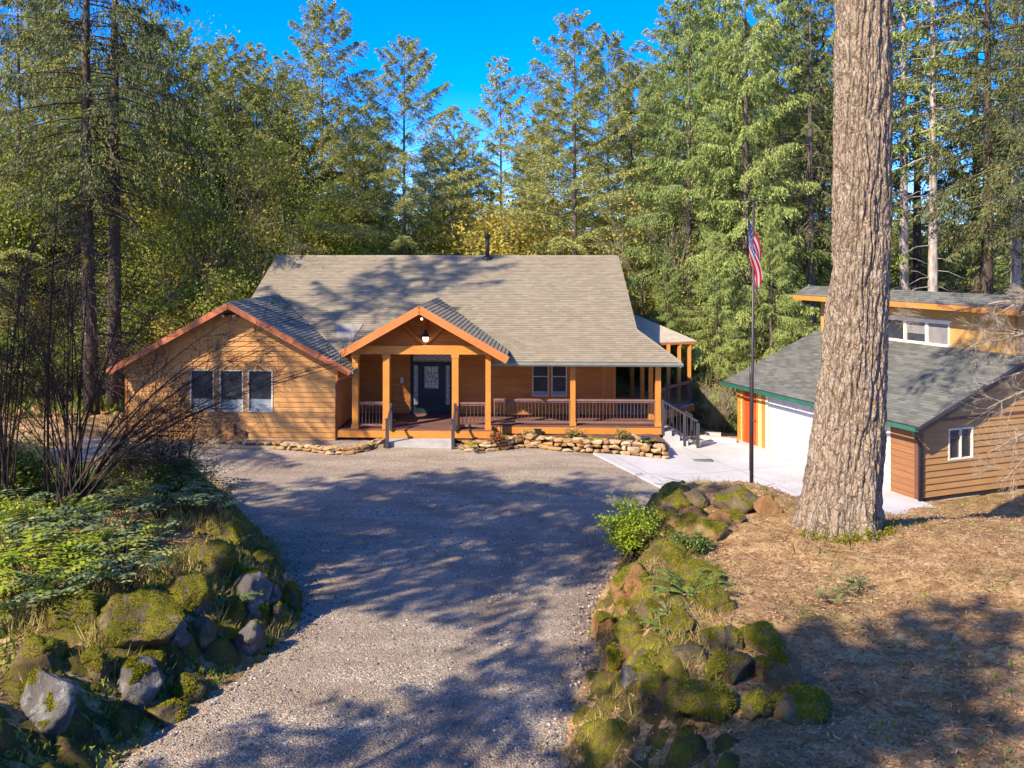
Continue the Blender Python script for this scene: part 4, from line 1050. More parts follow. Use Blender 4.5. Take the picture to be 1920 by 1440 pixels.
# garage door: four rows of raised panels
g = MB(); s0, s1, z0, z1 = gd
for r_ in range(4):
    za_, zb_ = lerp(z0, z1, r_/4)+.006, lerp(z0, z1, (r_+1)/4)-.006
    g.box(.02, .06, s0, s1, za_, zb_)
    for c in range(8):
        a = lerp(s0, s1, c/8)+.09; b = lerp(s0, s1, (c+1)/8)-.09
        for q in ((a, b, za_+.08, za_+.10), (a, b, zb_-.10, zb_-.08), (a, a+.02, za_+.10, zb_-.10), (b-.02, b, za_+.10, zb_-.10)): g.box(.008, .02, q[0], q[1], q[2], q[3])
        g.box(.012, .02, a+.05, b-.05, za_+.14, zb_-.14)
g.box(.065, .09, s0, s1, z0, z1)
g.build('garage_door', M['white'], garage)
g = MB(); 
for q in ((s0-.12, s0, -.05, z1+.1), (s1, s1+.12, -.05, z1+.1), (s0, s1, z1, z1+.1)): g.box(-.04, .0, q[0], q[1], q[2], q[3])
g.build('door_trim', M['cream'], garage)
g = MB(); s0, s1, z0, z1 = rd; g.box(.03, .07, s0, s1, z0, z1)
for c in range(2):
    a = lerp(s0, s1, c/2)+.08; b = lerp(s0, s1, (c+1)/2)-.08
    for z_a, z_b in ((.15, .75), (.88, 1.5), (1.62, 1.93)):
        for q in ((a, b, z_a, z_a+.03), (a, b, z_b-.03, z_b), (a, a+.03, z_a+.03, z_b-.03), (b-.03, b, z_a+.03, z_b-.03)): g.box(.018, .03, q[0], q[1], q[2], q[3])
sdr = g.build('side_door', M['reddoor'], garage)
g = MB(); g.tube([(.03, s0+.08, .95), (-.03, s0+.08, .95)], .03, 8); g.build('handle', M['black'], sdr)
g = MB()
for q in ((s0-.1, s0, -.05, z1+.1), (s1, s1+.1, -.05, z1+.1), (s0, s1, z1, z1+.1)): g.box(-.035, .0, q[0], q[1], q[2], q[3])
g.build('door_trim', M['post'], garage)

# ------------------------------------------------------------------ flagpole and flag
fx, fy = (1409-CX)/F*23.2, 23.2
pole = thing('flagpole', 'tall dark flagpole standing in the concrete apron before the garage', 'flagpole', (fx, fy, -.28))
ph = CH-(374-HY)/F*23.2+.28
mb = MB(); mb.tube([(0, 0, 0), (0.01, 0, ph*.45), (.03, 0, ph*.46), (.06, 0, ph-.06)], [.055, .05, .04, .032], 12); mb.build('pole', M['pole'], pole)
mb = MB(); mb.bar((-.22, 0, ph-.02), (.32, 0, ph-.02), .05, .035); mb.lathe((.06, 0, ph), [(.05, -.06), (.05, .0), (.02, .03)], 10); mb.build('cross_arm', M['pole'], pole)
mb = MB(); mb.lathe((0, 0, 0), [(.12, .03), (.12, .06), (.07, .10)], 14); mb.build('base_collar', M['black'], pole)
mb = MB(); mb.tube([(-.05, -.03, ph-.03), (-.07, -.05, 1.3)], .006, 4); mb.build('halyard', M['black'], pole)
# flag: drooping cloth, blue field with stars at the top, red and white stripes below
def flag_mesh():
    fz1 = CH-(398-HY)/F*23.2; Lh = 1.55; Lf = 2.45       # hoist, fly
    nu, nv = 70, 46                                       # u along the fly, v along the hoist
    P = []
    for j in range(nv+1):
        v = j/nv                                          # 0 = top of hoist
        for i in range(nu+1):
            u = i/nu
            # the cloth hangs: the fly falls along the pole, gathered in folds
            dist = u*Lf
            drop = v*Lh*(1-.0*u)*(1-.55*u)+dist*.80*(.60+.40*v)
            spread = .02+.26*smooth(u*1.3)*(.35+.65*(1-v))+.08*v
            fold = math.sin(v*9.0+u*2.2)*.11*smooth(u*3)+math.sin(v*17+1+u*4)*.04*u
            x = -.16+spread*.95+.05*math.sin(v*11+u*3)*u+.13*u
            P.append((x+.02, -.05+fold-.05*u, -drop))
    Fq = []; mi = []; 
    for j in range(nv):
        for i in range(nu):
            Fq.append((j*(nu+1)+i, (j+1)*(nu+1)+i, (j+1)*(nu+1)+i+1, j*(nu+1)+i+1))
            u = (i+.5)/nu; v = (j+.5)/nv
            st = int(v*13)
            if u < .40 and v < 7/13:
                # stars on a 11 x 9 staggered grid
                gu, gv = u/.40*12, v/(7/13)*10
                cu, cv = round(gu), round(gv)
                star = 1 <= cu <= 11 and 1 <= cv <= 9 and (cu+cv) % 2 == 0 and abs(gu-cu) < .33 and abs(gv-cv) < .36
                mi.append(2 if star else 0)
            else: mi.append(1 if st % 2 == 0 else 2)
    me = np_mesh('flag', P, Fq, [M['flag_blue'], M['flag_red'], M['flag_white']], True, None, mi)
    return me, fz1
for n_, c_ in (('flag_blue', (.03, .035, .16)), ('flag_red', (.40, .008, .018)), ('flag_white', (.48, .44, .44))):
    m_, t_ = nt(n_); p_ = N_(t_, 'ShaderNodeBsdfPrincipled', Roughness=.8); p_.inputs['Base Color'].default_value = (*c_, 1); tr_ = t_.nodes.new('ShaderNodeBsdfTranslucent'); tr_.inputs[0].default_value = (*c_, 1)
    mx_ = N_(t_, 'ShaderNodeMixShader'); mx_.inputs[0].default_value = .35; t_.links.new(p_.outputs[0], mx_.inputs[1]); t_.links.new(tr_.outputs[0], mx_.inputs[2]); o_ = t_.nodes.new('ShaderNodeOutputMaterial'); t_.links.new(mx_.outputs[0], o_.inputs[0]); M[n_] = m_
fm, fz1 = flag_mesh()
flag = obj('flag', fm, loc=(fx-.02, fy-.04, fz1)); tag(flag, 'limp flag with stars on blue and red and white stripes hanging from the flagpole', 'flag')

# small things on the apron and by the steps
x, y = gp(1315, 866, -.3)
dg = thing('drain_grate', 'dark rectangular drain grate set in the pale concrete apron', 'drain grate', (x, y, zdrive(x, y)+.062))
mb = MB(); mb.box(-.40, .40, -.17, -.14, 0, .012); mb.box(-.40, .40, .14, .17, 0, .012); mb.box(-.40, -.37, -.14, .14, 0, .012); mb.box(.37, .40, -.14, .14, 0, .012); mb.build('frame', M['grate'], dg)
mb = MB()
for i in range(14): mb.box(-.36+i*.054, -.33+i*.054, -.14, .14, 0, .009)
mb.build('bars', M['grate'], dg)
tb = [(1312, 822, 1382, 829, 'dark plank lying at the back edge of the apron beside the garage'), (1300, 836, 1335, 831, 'short dark board lying flat by the foot of the side steps'), (1322, 816, 1352, 818, 'dark landscape timber behind the plank at the back of the apron')]
for a, b, c, d_, lab in tb:
    p = gp(a, b, -.25); q = gp(c, d_, -.25); zz = zdrive(*p)+.06
    mb = MB((p[0], p[1], 0)); mb.bar((p[0], p[1], .07), (q[0], q[1], .07), .2, .14); o = mb.build('timber', M['deck_grey']); o.location = (p[0], p[1], zz); tag(o, lab, 'timber', 'timbers by the apron')
# dog ornament and pot at the end of the bed
x, y = gp(1198, 826, .4)
dgn = thing('animal_ornament', 'small tan stone animal ornament in the bed by the side steps', 'ornament', (x, y, bedz(x, y)-.02))
mb = MB(); mb.smf = True
mb.tube([(.12, 0, .12), (.0, 0, .17), (-.12, 0, .22), (-.2, 0, .33), (-.26, 0, .36), (-.34, 0, .33)], [.07, .11, .09, .06, .07, .03], 10)
for dx_, dy_ in ((.1, .06), (.1, -.06), (-.1, .05), (-.1, -.05)): mb.tube([(dx_, dy_, .12), (dx_, dy_, 0)], [.035, .03], 8)
mb.tube([(.13, 0, .14), (.22, 0, .18)], [.025, .012], 6); mb.tube([(-.24, .04, .40), (-.22, .05, .47)], [.03, .01], 6); mb.tube([(-.24, -.04, .40), (-.22, -.05, .47)], [.03, .01], 6)
dgn.scale = (.75,)*3; mb.build('body', M['stone'], dgn)
x, y = gp(1210, 826, .4); mb = MB(); mb.lathe((0, 0, 0), [(.10, 0), (.15, .14), (.17, .16), (.16, .17), (.12, .12), (.02, .11)], 16); o = mb.build('plant_pot', M['newel']); o.location = (x, y, bedz(x, y)); tag(o, 'small dark round pot beside the tan ornament in the bed', 'pot')
# ------------------------------------------------------------------ placement on the terrain
_hc = {}
def Hc(x, y):
    k = (round(x, 2), round(y, 2))
    if k not in _hc: _hc[k] = H(*k)
    return _hc[k]
def GH(px, py):                  # first terrain point along the ray of a photograph pixel
    u = (px-CX)/F; v = (py-HY)/F; d = 6.0
    while d < 60:
        if CH-v*d < Hc(u*d, d): break
        d += .1
    return (u*d, d, H(u*d, d))
# ------------------------------------------------------------------ the big fir in front
def big_trunk():
    nu, nv = 260, 640; zs = 1.35; ztop = 20.0
    prof = [(1.4, .88, 6.10), (1.75, .79, 6.12), (2.1, .72, 6.15), (2.8, .67, 6.22), (3.7, .63, 6.31), (4.8, .575, 6.40), (5.7, .53, 6.45), (6.9, .505, 6.53), (8.8, .50, 6.56), (10.9, .495, 6.58), (20, .40, 6.66)]
    V = np.zeros((nv+1, nu, 3), dtype=np.float32)
    hs = []
    for j in range(nv+1):
        z = zs+(11.6-zs)*(j/(nv-60.0)) if j <= nv-60 else 11.6+(ztop-11.6)*((j-nv+60)/60.0)
        for a, b in zip(prof[:-1], prof[1:]):
            if a[0] <= z <= b[0] or b is prof[-1]:
                t = (z-a[0])/(b[0]-a[0]); r = lerp(a[1], b[1], t); cx = lerp(a[2], b[2], t); break
        z_eff = max(z, prof[0][0])
        fl = smooth((2.9-z)/1.5)
        for i in range(nu):
            th = 2*math.pi*i/nu; c, s = math.cos(th), math.sin(th)
            q = Vector((c*4.2, s*4.2, z*.75))
            w = noise.noise(Vector((c*2, s*2, z*.9)))*.55
            n1 = 1-abs(noise.noise(Vector((c*5.2+w, s*5.2+w, z*.85))))*2.4
            n2 = 1-abs(noise.noise(Vector((c*11+w, s*11-w, z*2.6+7))))*2.2
            n3 = noise.noise(Vector((c*26, s*26, z*9)))
            d = .085*(max(0, .62-max(0, n1-.3)/.7))-.03-.03*max(0, n2-.3)/.7+.016*n3+.03*noise.noise(Vector((c*1.5, s*1.5, z*1.2)))
            rr = r+d+fl*.09*math.sin(th*5+1.3)+fl*.05*math.sin(th*9)
            V[j, i] = (cx+rr*c, 16.0+rr*s, z)
    V = V.reshape(-1, 3)
    J, I = np.meshgrid(np.arange(nv), np.arange(nu), indexing='ij'); I2 = (I+1) % nu
    Fc = np.stack([J*nu+I, J*nu+I2, (J+1)*nu+I2, (J+1)*nu+I], -1).reshape(-1, 4)
    V -= np.array([6.12, 16.0, 1.6], dtype=np.float32)
    return np_mesh('trunk', V, Fc, M['bark_big'], True)

# ------------------------------------------------------------------ conifers
def leaf_quads(P, D, Wd, L, W):
    """diamond leaves: P base, D unit direction, Wd unit width direction, L, W arrays"""
    L = L[:, None]; W = W[:, None]
    a = P; b = P+D*L*.45+Wd*W*.5; c = P+D*L; d = P+D*L*.45-Wd*W*.5
    V = np.stack([a, b, c, d], 1).reshape(-1, 3)
    n = len(P); Fc = np.arange(4*n, dtype=np.int32).reshape(n, 4)
    return V, Fc
def unit(a): return a/np.maximum(1e-6, np.linalg.norm(a, axis=1, keepdims=True))
def conifer(seed, h, r, z0, nb, tw, lv, droop, hang, LL, LW, r0, up=.0, power=.85, gap=.0, bare=0):
    g = np.random.default_rng(seed); r_ = random.Random(seed)
    mb = MB(); 
    bend = (r_.uniform(-.25, .25), r_.uniform(-.25, .25))
    def ax(z): t = z/h; return (bend[0]*math.sin(t*3), bend[1]*math.sin(t*2.4))
    mb.tube([(ax(z)[0], ax(z)[1], z) for z in np.linspace(-.8, h, 14)], [max(.015, r0*(1-.97*max(0, z)/h)) for z in np.linspace(-.8, h, 14)], 9)
    PP_, DD, WW, LLs, LWs = [], [], [], [], []
    az = r_.uniform(0, 6)
    for b in range(nb):
        u = (b+.5)/nb; u = u**.95; z = z0+(h-z0)*u
        if r_.random() < gap: continue
        az += 2.4+r_.uniform(-.5, .5)
        Lb = (r*(1-u)**power*r_.choice((.6, .85, 1, 1.05, 1.2))+.25)*min(1, .45+u*3.2 if z0 > 3 else 1)
        e0 = lerp(-.12, .75, u**1.5)+up+r_.uniform(-.08, .08)
        o = np.array([*ax(z), z]); out = np.array([math.cos(az), math.sin(az), 0]); perp = np.array([-math.sin(az), math.cos(az), 0])
        def Pt(t): return o+out*(Lb*t*math.cos(e0))[..., None]+np.array([0, 0, 1.0])*(Lb*(t*math.sin(e0)-droop*t*t*(1-.5*u)+.25*droop*t**4))[..., None]
        ts = np.linspace(0, 1, 5); q = Pt(ts)
        rb = max(.012, r0*.16*(1-u)+.01)
        mb.tube([tuple(p) for p in q], [rb*(1-.85*t) for t in ts], 4, False)
        m = max(4, int(tw*Lb)); t = g.uniform(.12, 1.0, m)**.8
        side = np.where(g.random(m) < .5, -1.0, 1.0); ll = (Lb*.34*(1.02-t)**.55+.12)*g.uniform(.5, 1.1, m)
        base = Pt(t)
        tdir = unit(out[None]*g.uniform(.45, .9, m)[:, None]+perp[None]*(side*g.uniform(.5, 1, m))[:, None]+np.array([0, 0, -1.0])*(hang*g.uniform(.3, 1.1, m))[:, None])
        for k in range(lv):
            f = (k+g.uniform(0, 1, m))/lv
            p = base+tdir*(ll*f)[:, None]+g.normal(0, .035, (m, 3)); p[:, 2] -= hang*.35*ll*f*f
            d = unit(tdir*.9+g.normal(0, .34, (m, 3))+np.array([0, 0, -.35*hang]))
            w = unit(np.cross(d, g.normal(0, 1, (m, 3))+np.array([0, 0, 1.2])))
            PP_.append(p); DD.append(d); WW.append(w); LLs.append(LL*g.uniform(.6, 1.25, m)); LWs.append(LW*g.uniform(.7, 1.3, m))
    if bare:
        for b in range(bare):
            z = r_.uniform(1.5, z0+1); a = r_.uniform(0, 6.28); L = r_.uniform(.5, 3.4 if bare > 100 else 2.2)
            mb.tube([(ax(z)[0], ax(z)[1], z), (math.cos(a)*L*.5, math.sin(a)*L*.5, z-.05*L), (math.cos(a)*L, math.sin(a)*L, z-.28*L)], [.03, .02, .008], 4, False)
    P = np.concatenate(PP_); D = np.concatenate(DD); W = np.concatenate(WW)
    V, Fc = leaf_quads(P, D, W, np.concatenate(LLs), np.concatenate(LWs))
    return mb, V, Fc, g.random(len(Fc))
PROTO = {}
def proto(kind, trunk_mat, leaf_mat, *a, **k):
    mb, V, Fc, rn = conifer(*a, **k)
    PROTO.setdefault(kind, []).append((mb.mesh('trunk', trunk_mat), np_mesh('crown', V, Fc, leaf_mat, False, rn), a[1]))
for s in (11, 12, 13): proto('fir', M['bark'], M['fir'], s, 24, 7.8, 1.0, 130, 17, 15, .15, .36, .19, .048, .24, up=.10, gap=.08, power=.6)
for s in (21, 22): proto('slim', M['bark'], M['fir'], s, 22, 5.0, 1.0, 130, 14, 14, .16, .45, .19, .048, .20, up=.08, gap=.06, power=.65)
for s in (31, 32, 33): proto('hem', M['bark'], M['hemlock'], s, 30, 5.8, 2.0, 150, 14, 13, .36, 1.05, .23, .052, .32, power=.6)
for s in (41, 42): proto('tall', M['bark_pale'], M['hemlock'], s, 34, 3.8, 15, 70, 9, 7, .30, .8, .30, .10, .36, power=.7, bare=26)
for s in (51, 52): proto('shag', M['bark_moss'], M['dark_fir'], s, 32, 5.4, 10.5, 95, 10, 8, .40, 1.15, .24, .06, .40, power=.55, bare=170)
for s in (61,): proto('dtall', M['bark'], M['dark_fir'], s, 34, 4.2, 13, 80, 10, 7, .38, 1.1, .28, .08, .36, power=.6, bare=26)
for s in (91, 92): proto('shade', M['bark'], M['hemlock'], s, 18, 4.6, 12.6, 55, 9, 7, .2, .7, .34, .12, .28, power=.5)
def bole(mb, r_, p, d, L, rad, depth, spread=.5, curve=.18, nchild=3, minr=.006, gravity=0.0, tips=None, seg=5, sides=5):
    pts = [Vector(p)]; dd = Vector(d).normalized(); q = Vector(p); st = L/seg; dirs = []
    for i in range(seg):
        dd = (dd+Vector((r_.gauss(0, curve), r_.gauss(0, curve), r_.gauss(0, curve*.6)+gravity))).normalized(); q = q+dd*st; pts.append(q.copy()); dirs.append(dd.copy())
    rr = [max(minr*.6, rad*(1-.72*i/seg)) for i in range(seg+1)]
    mb.tube(pts, rr, sides if rad > .02 else 3, False)
    if depth > 0:
        n = nchild+r_.choice((0, 1))
        for c in range(n):
            i = max(1, min(seg-1, int(r_.uniform(.3, 1)*seg))); 
            a = dirs[i-1]; v = a.cross(Vector((r_.gauss(0, 1), r_.gauss(0, 1), r_.gauss(0, 1)))).normalized()
            nd = (a*math.cos(spread*r_.uniform(.6, 1.4))+v*math.sin(spread*r_.uniform(.6, 1.4))).normalized()
            bole(mb, r_, pts[i], nd, L*r_.uniform(.45, .75), rr[i]*.62, depth-1, spread, curve, nchild, minr, gravity, tips, max(3, seg-1), sides)
    if tips is not None: tips += [tuple(pts[-1]), tuple(pts[-2]), tuple((pts[-1]+pts[-2])/2)]
def leafcloud(g, centers, n, rad, LL, LW, flat=1.0, horiz=False):
    C = np.array(centers)[g.integers(0, len(centers), n)]+g.normal(0, rad, (n, 3))*np.array([1, 1, flat])
    D = unit(g.normal(0, 1, (n, 3))*np.array([1, 1, .5 if horiz else 1])); Wd = unit(np.cross(D, g.normal(0, 1, (n, 3))+(np.array([0, 0, 2.5]) if horiz else 0)))
    return leaf_quads(C, D, Wd, LL*g.uniform(.6, 1.3, n), LW*g.uniform(.7, 1.3, n))
def broadleaf(kind, seed, h, leafmat, trunkmat, n, spread=.55, rad=.5, LL=.2, LW=.13, stems=1, depth=4, r0=.12):
    r_ = random.Random(seed); g = np.random.default_rng(seed); mb = MB(); tips = []
    for s in range(stems):
        a = r_.uniform(0, 6.28); t = .0 if stems == 1 else r_.uniform(.12, .45)
        bole(mb, r_, (math.cos(a)*.15*(stems > 1), math.sin(a)*.15*(stems > 1), -.3), (math.cos(a)*t, math.sin(a)*t, 1), h*r_.uniform(.55, .7), r0, depth, spread, .10, 3, .008, .03, tips)
    tm = mb.mesh('trunk', trunkmat); cm = None
    if n:
        V, Fc = leafcloud(g, tips, n, rad, LL, LW); cm = np_mesh('crown', V, Fc, leafmat, False, g.random(len(Fc)))
    PROTO.setdefault(kind, []).append((tm, cm, h))
broadleaf('yellow', 71, 9, M['yellow_leaf'], M['twig_pale'], 9000, rad=.35, LL=.2, LW=.12, stems=4, r0=.09)
broadleaf('yellow', 72, 9, M['yellow_leaf'], M['twig_pale'], 7000, rad=.35, LL=.2, LW=.12, stems=5, r0=.08)
broadleaf('green', 73, 8, M['green_leaf'], M['bark'], 15000, rad=.5, LL=.22, LW=.14, stems=4, r0=.09)
broadleaf('green', 74, 8, M['green_leaf'], M['bark'], 13000, rad=.55, LL=.22, LW=.14, stems=5, r0=.09)
broadleaf('alder', 81, 18, M['lime_leaf'], M['bark'], 20000, .42, rad=.6, LL=.18, LW=.10, stems=3, depth=5, r0=.16)
broadleaf('alder', 82, 18, M['lime_leaf'], M['bark'], 22000, .42, rad=.6, LL=.18, LW=.10, stems=4, depth=5, r0=.15)
broadleaf('bare_dark', 75, 14, None, M['bark_moss'], 0, .42, stems=2, r0=.15)
broadleaf('bare_dark', 76, 14, M['yellow_leaf'], M['bark_moss'], 900, .42, stems=1, r0=.16, rad=.3)
broadleaf('bare_pale', 77, 14, M['yellow_leaf'], M['twig_pale'], 500, .40, stems=3, r0=.12, rad=.3)
broadleaf('bare_brush', 78, 5, M['yellow_leaf'], M['twig_pale'], 900, .45, stems=9, depth=3, r0=.035, rad=.35, LL=.12, LW=.07)
broadleaf('bare_brush', 79, 5, None, M['twig_pale'], 0, .45, stems=11, depth=3, r0=.03)
PRJ = []
def tree(px, d, top, kind, lean=0.0, i=None, w=1.0):
    x = (px-CX)/F*d; zb = H(x, d); L = PROTO[kind]; tm, cm, h0 = L[rng.randrange(len(L)) if i is None else i]
    ztop = CH+(HY-top)/F*d; s = max(.15, (ztop-zb)/h0)
    name = {'fir': 'fir_tree', 'slim': 'fir_tree', 'hem': 'hemlock_tree', 'tall': 'fir_tree', 'shag': 'hemlock_tree', 'dtall': 'fir_tree', 'yellow': 'leafy_tree', 'green': 'leafy_tree', 'alder': 'leafy_tree', 'bare_dark': 'bare_tree', 'bare_pale': 'bare_tree', 'bare_brush': 'bare_shrub'}[kind]
    t = empty(name, (x, d, zb-.1), rng.uniform(0, 6.28)); t.rotation_euler[1] = lean
    ws = s*w if s > .7 else s*w*1.1
    o = obj('trunk' if kind != 'bare_brush' else 'stems', tm, t)
    if cm: obj('crown' if kind != 'bare_brush' else 'leaves', cm, t)
    t.scale = (ws, ws, s)
    PRJ.append([px, d, kind, t, top]); return t
# trees that can be told apart, from the photograph (pixel column, distance, pixel row of the top)
for a in [(485, 57, 84, 'slim'), (540, 66, 240, 'fir'), (608, 53, 5, 'fir'), (672, 68, 300, 'slim'), (760, 49, 72, 'fir'), (845, 66, 330, 'fir'), (935, 60, 106, 'slim'), (1000, 66, 290, 'slim'),
          (1078, 46, 25, 'fir'), (1140, 56, 60, 'fir'), (560, 60, 150, 'fir'), (520, 55, 135, 'fir'), (690, 56, 165, 'slim'), (850, 58, 200, 'slim'), (428, 52, 70, 'fir'), (645, 62, 190, 'slim'), (705, 58, 240, 'slim'), (815, 60, 260, 'fir'), (880, 62, 240, 'slim'), (1010, 57, 190, 'slim'), (1185, 52, 120, 'fir'), (1040, 60, 150, 'slim'), (450, 56, 120, 'fir'), (1230, 62, 120, 'slim'), (1290, 43, -70, 'hem'), (1345, 52, -60, 'hem'), (1392, 41, -110, 'hem'), (1462, 45, -90, 'hem'), (1520, 41, -160, 'dtall'), (1548, 47, -120, 'hem'),
          (1340, 38, 430, 'hem'), (1450, 37.5, 380, 'hem'), (1250, 40, 470, 'hem'),
          (1695, 45, -320, 'tall'), (1720, 52, -250, 'dtall'), (1748, 43, -330, 'tall'), (1830, 50, -250, 'dtall'), (1905, 41, -340, 'tall'), (1632, 50, -200, 'dtall'),
          (1665, 62, 330, 'fir'), (1790, 58, 300, 'fir'), (1850, 50, 200, 'hem'), (1900, 60, 150, 'fir'), (1945, 44, -60, 'hem'), (1848, 38, -330, 'shag'), (1960, 34, -380, 'shag'), (1730, 66, 380, 'fir'),
          (172, 36.5, -420, 'shag'), (213, 38, -400, 'shag'), (30, 44, -100, 'fir'), (95, 52, 20, 'fir'), (150, 58, 90, 'slim'), (262, 52, 10, 'fir'), (318, 54, 40, 'fir'), (380, 58, 90, 'fir'), (430, 64, 200, 'fir'), (90, 60, -20, 'slim'), (345, 46, 260, 'alder'), (20, 46, 60, 'alder'), (75, 48, 180, 'alder'), (125, 45, 260, 'alder'), (192, 47, 330, 'alder'), (240, 45, 290, 'alder'), (292, 48, 260, 'alder'), (400, 50, 250, 'alder'), (455, 52, 240, 'alder'), (1262, 50, 330, 'alder'),
          (384, 41, 330, 'bare_dark'), (408, 42.5, 290, 'bare_dark'), (440, 47, 350, 'bare_pale'), (1212, 44, 290, 'bare_pale'), (1185, 50, 380, 'bare_pale'), (500, 46, 400, 'bare_pale'),
          (540, 54, 400, 'alder'), (598, 53, 420, 'alder'), (655, 54, 405, 'alder'), (725, 53, 418, 'alder'), (785, 54, 405, 'alder'), (838, 54, 410, 'alder'), (1062, 54, 405, 'alder'), (1112, 53, 412, 'alder'), (1160, 52, 400, 'alder'), (905, 49, 372, 'yellow'), (975, 50, 392, 'yellow'), (860, 54, 410, 'yellow'), (1030, 52, 420, 'yellow'), (640, 52, 420, 'green'), (700, 56, 430, 'yellow'), (570, 50, 410, 'yellow'), (520, 52, 430, 'green'), (800, 52, 440, 'green'), (465, 44, 470, 'yellow'), (430, 41, 500, 'green'),
          (350, 40, 540, 'yellow'), (300, 41, 560, 'green'), (250, 44, 520, 'yellow'), (130, 40, 600, 'green'), (60, 42, 560, 'yellow'), (10, 40, 600, 'green'), (90, 46, 480, 'yellow'), (1130, 48, 440, 'yellow'), (1100, 54, 430, 'green'),
          (1245, 43, 540, 'yellow'), (1300, 40, 640, 'yellow'), (1330, 37.5, 690, 'bare_brush'), (1352, 36, 710, 'bare_brush'), (1318, 39, 680, 'bare_brush'), (1375, 37, 700, 'bare_brush'), (1300, 37.6, 740, 'bare_brush'), (1340, 35.4, 760, 'bare_brush'), (1370, 41, 640, 'yellow'), (1200, 47, 540, 'bare_brush'), (1225, 46, 560, 'bare_brush')]:
    tree(*a)
# forest behind, filling the gaps below the tree tops
def skyline(px):
    if px < 420: return rng.uniform(170, 340)
    if px < 1190: return rng.uniform(350, 425)
    if px < 1580: return rng.uniform(-40, 200)
    return rng.uniform(330, 420)
px = -60
while px < 1990:
    tree(px+rng.uniform(-12, 12), rng.uniform(72, 92), skyline(px), rng.choice(['fir', 'fir', 'hem', 'slim']), w=1.25); px += 46
px = -40
while px < 1980:
    tree(px, rng.uniform(60, 70), rng.uniform(432, 470), rng.choice(['green', 'yellow', 'hem', 'green']), w=1.5); px += 52
for px_, d_, tp in [(1320, 50, 520), (1345, 46, 560), (1300, 52, 500), (1365, 48, 540), (1400, 45, 520), (1440, 47, 500), (1480, 44, 480)]: tree(px_, d_, tp, 'hem')
for px_, d_ in [(1316, 47), (1328, 50), (1338, 45), (1349, 52), (1360, 47)]: tree(px_, d_, 200+rng.uniform(0, 60), 'tall')
# trees standing outside the picture whose shade falls into it
for i, (x, y, h, kind, w) in enumerate(OFFTREES if 'OFFTREES' in globals() else [(-20.5, 22, 29, 'fir', .6), (-11.5, 7, 16, 'shade', 1.05), (-14.2, 9.3, 15.8, 'shade', 1.2), (-17.5, 11, 15, 'shade', 1.1), (-9.4, 2.4, 11.5, 'hem', 1.3), (-7, -1, 15, 'hem', 1.5), (-9.5, -2.6, 16, 'hem', 1.5), (-4, -4.5, 16, 'hem', 1.5), (0, -6, 15, 'hem', 1.5), (5, -6, 14, 'hem', 1.5)]):
    tm, cm, h0 = PROTO[kind][i % len(PROTO[kind])]; t = empty('fir_tree' if kind == 'fir' else 'hemlock_tree', (x, y, H(x, y)-.1), i*1.3); s = h/h0; t.scale = (s*w, s*w, s)
    obj('trunk', tm, t); obj('crown', cm, t)
    tag(t, 'tree standing outside the picture whose shade falls on the drive', 'tree', 'trees outside the picture')
# big fir and its crown high above the picture
bt = thing('fir_tree', 'huge fir trunk with deeply furrowed sunlit bark rising before the garage', 'tree', (6.36, 16.6, 1.5)); bt.scale = (1.037,)*3
obj('trunk', big_trunk(), bt)
mb, V, Fc, rn = conifer(5, 22, 5.0, 5.0, 80, 9, 7, .34, .9, .28, .08, .3, power=.6)
c = obj('crown', np_mesh('crown', V+np.array([.5, 0, 7.2], dtype=np.float32), Fc, M['hemlock'], False, rn), bt)
mb2 = MB(); g_ = np.random.default_rng(8); ps = []
for k in range(260):
    a = g_.uniform(-2.8, .3); rr = .80+g_.uniform(-.05, .16); z = 1.5+abs(g_.normal(0, .14)); ps.append((6.1+rr*math.cos(a)-6.12, rr*math.sin(a), z-1.6))
V, Fc = leafcloud(g_, ps, 9000, .04, .04, .022); obj('moss', np_mesh('moss', V, Fc, M['mossleaf'] if 'mossleaf' in M else M['bright_leaf'], False, g_.random(len(Fc))), bt)

# labels for the trees, by kind and by what they stand behind, counted from the left
ORD = ['first', 'second', 'third', 'fourth', 'fifth', 'sixth', 'seventh', 'eighth', 'ninth', 'tenth', 'eleventh', 'twelfth', 'thirteenth', 'fourteenth', 'fifteenth', 'sixteenth', 'seventeenth', 'eighteenth', 'nineteenth', 'twentieth']
def zone(px):
    if px < 240: return 'beyond the gravel loop'
    if px < 520: return 'behind the left wing roof'
    if px < 915: return 'left of the flue pipe'
    if px < 1190: return 'right of the flue pipe'
    if px < 1400: return 'between house and flagpole'
    if px < 1600: return 'between flagpole and huge trunk'
    return 'behind the garage'
KD = {'fir': ('tall sparse fir', 'tall green firs'), 'slim': ('slender pointed fir', 'slender firs'), 'hem': ('dense drooping green hemlock', 'drooping hemlocks'), 'tall': ('pale bare trunked fir', 'pale bare trunked firs'),
      'shag': ('dark shaggy hemlock', 'dark shaggy hemlocks'), 'dtall': ('tall dark trunked fir', 'dark trunked firs'), 'yellow': ('yellow green leafy tree', 'yellow green leafy trees'), 'alder': ('tall airy leafy tree', 'tall leafy trees'), 'green': ('low bushy green tree', 'bushy green trees'),
      'bare_dark': ('bare dark stemmed tree', 'bare dark trees'), 'bare_pale': ('bare pale branched tree', 'bare pale trees'), 'bare_brush': ('low bare tan brush', 'tan brush')}
seen = {}
def desc(p):
    px, d, kind, t, top = p; far = d > 58.5
    k = KD[kind][0]
    if kind == 'fir' and far: k = 'distant green fir'
    if kind == 'hem' and far: k = 'distant dense hemlock'
    if kind == 'slim' and far: k = 'distant slender fir'
    if kind in ('yellow', 'green') and far: k = 'distant '+k
    if kind == 'hem' and not far and top > 250: k = 'shorter young hemlock'
    return k, zone(px)
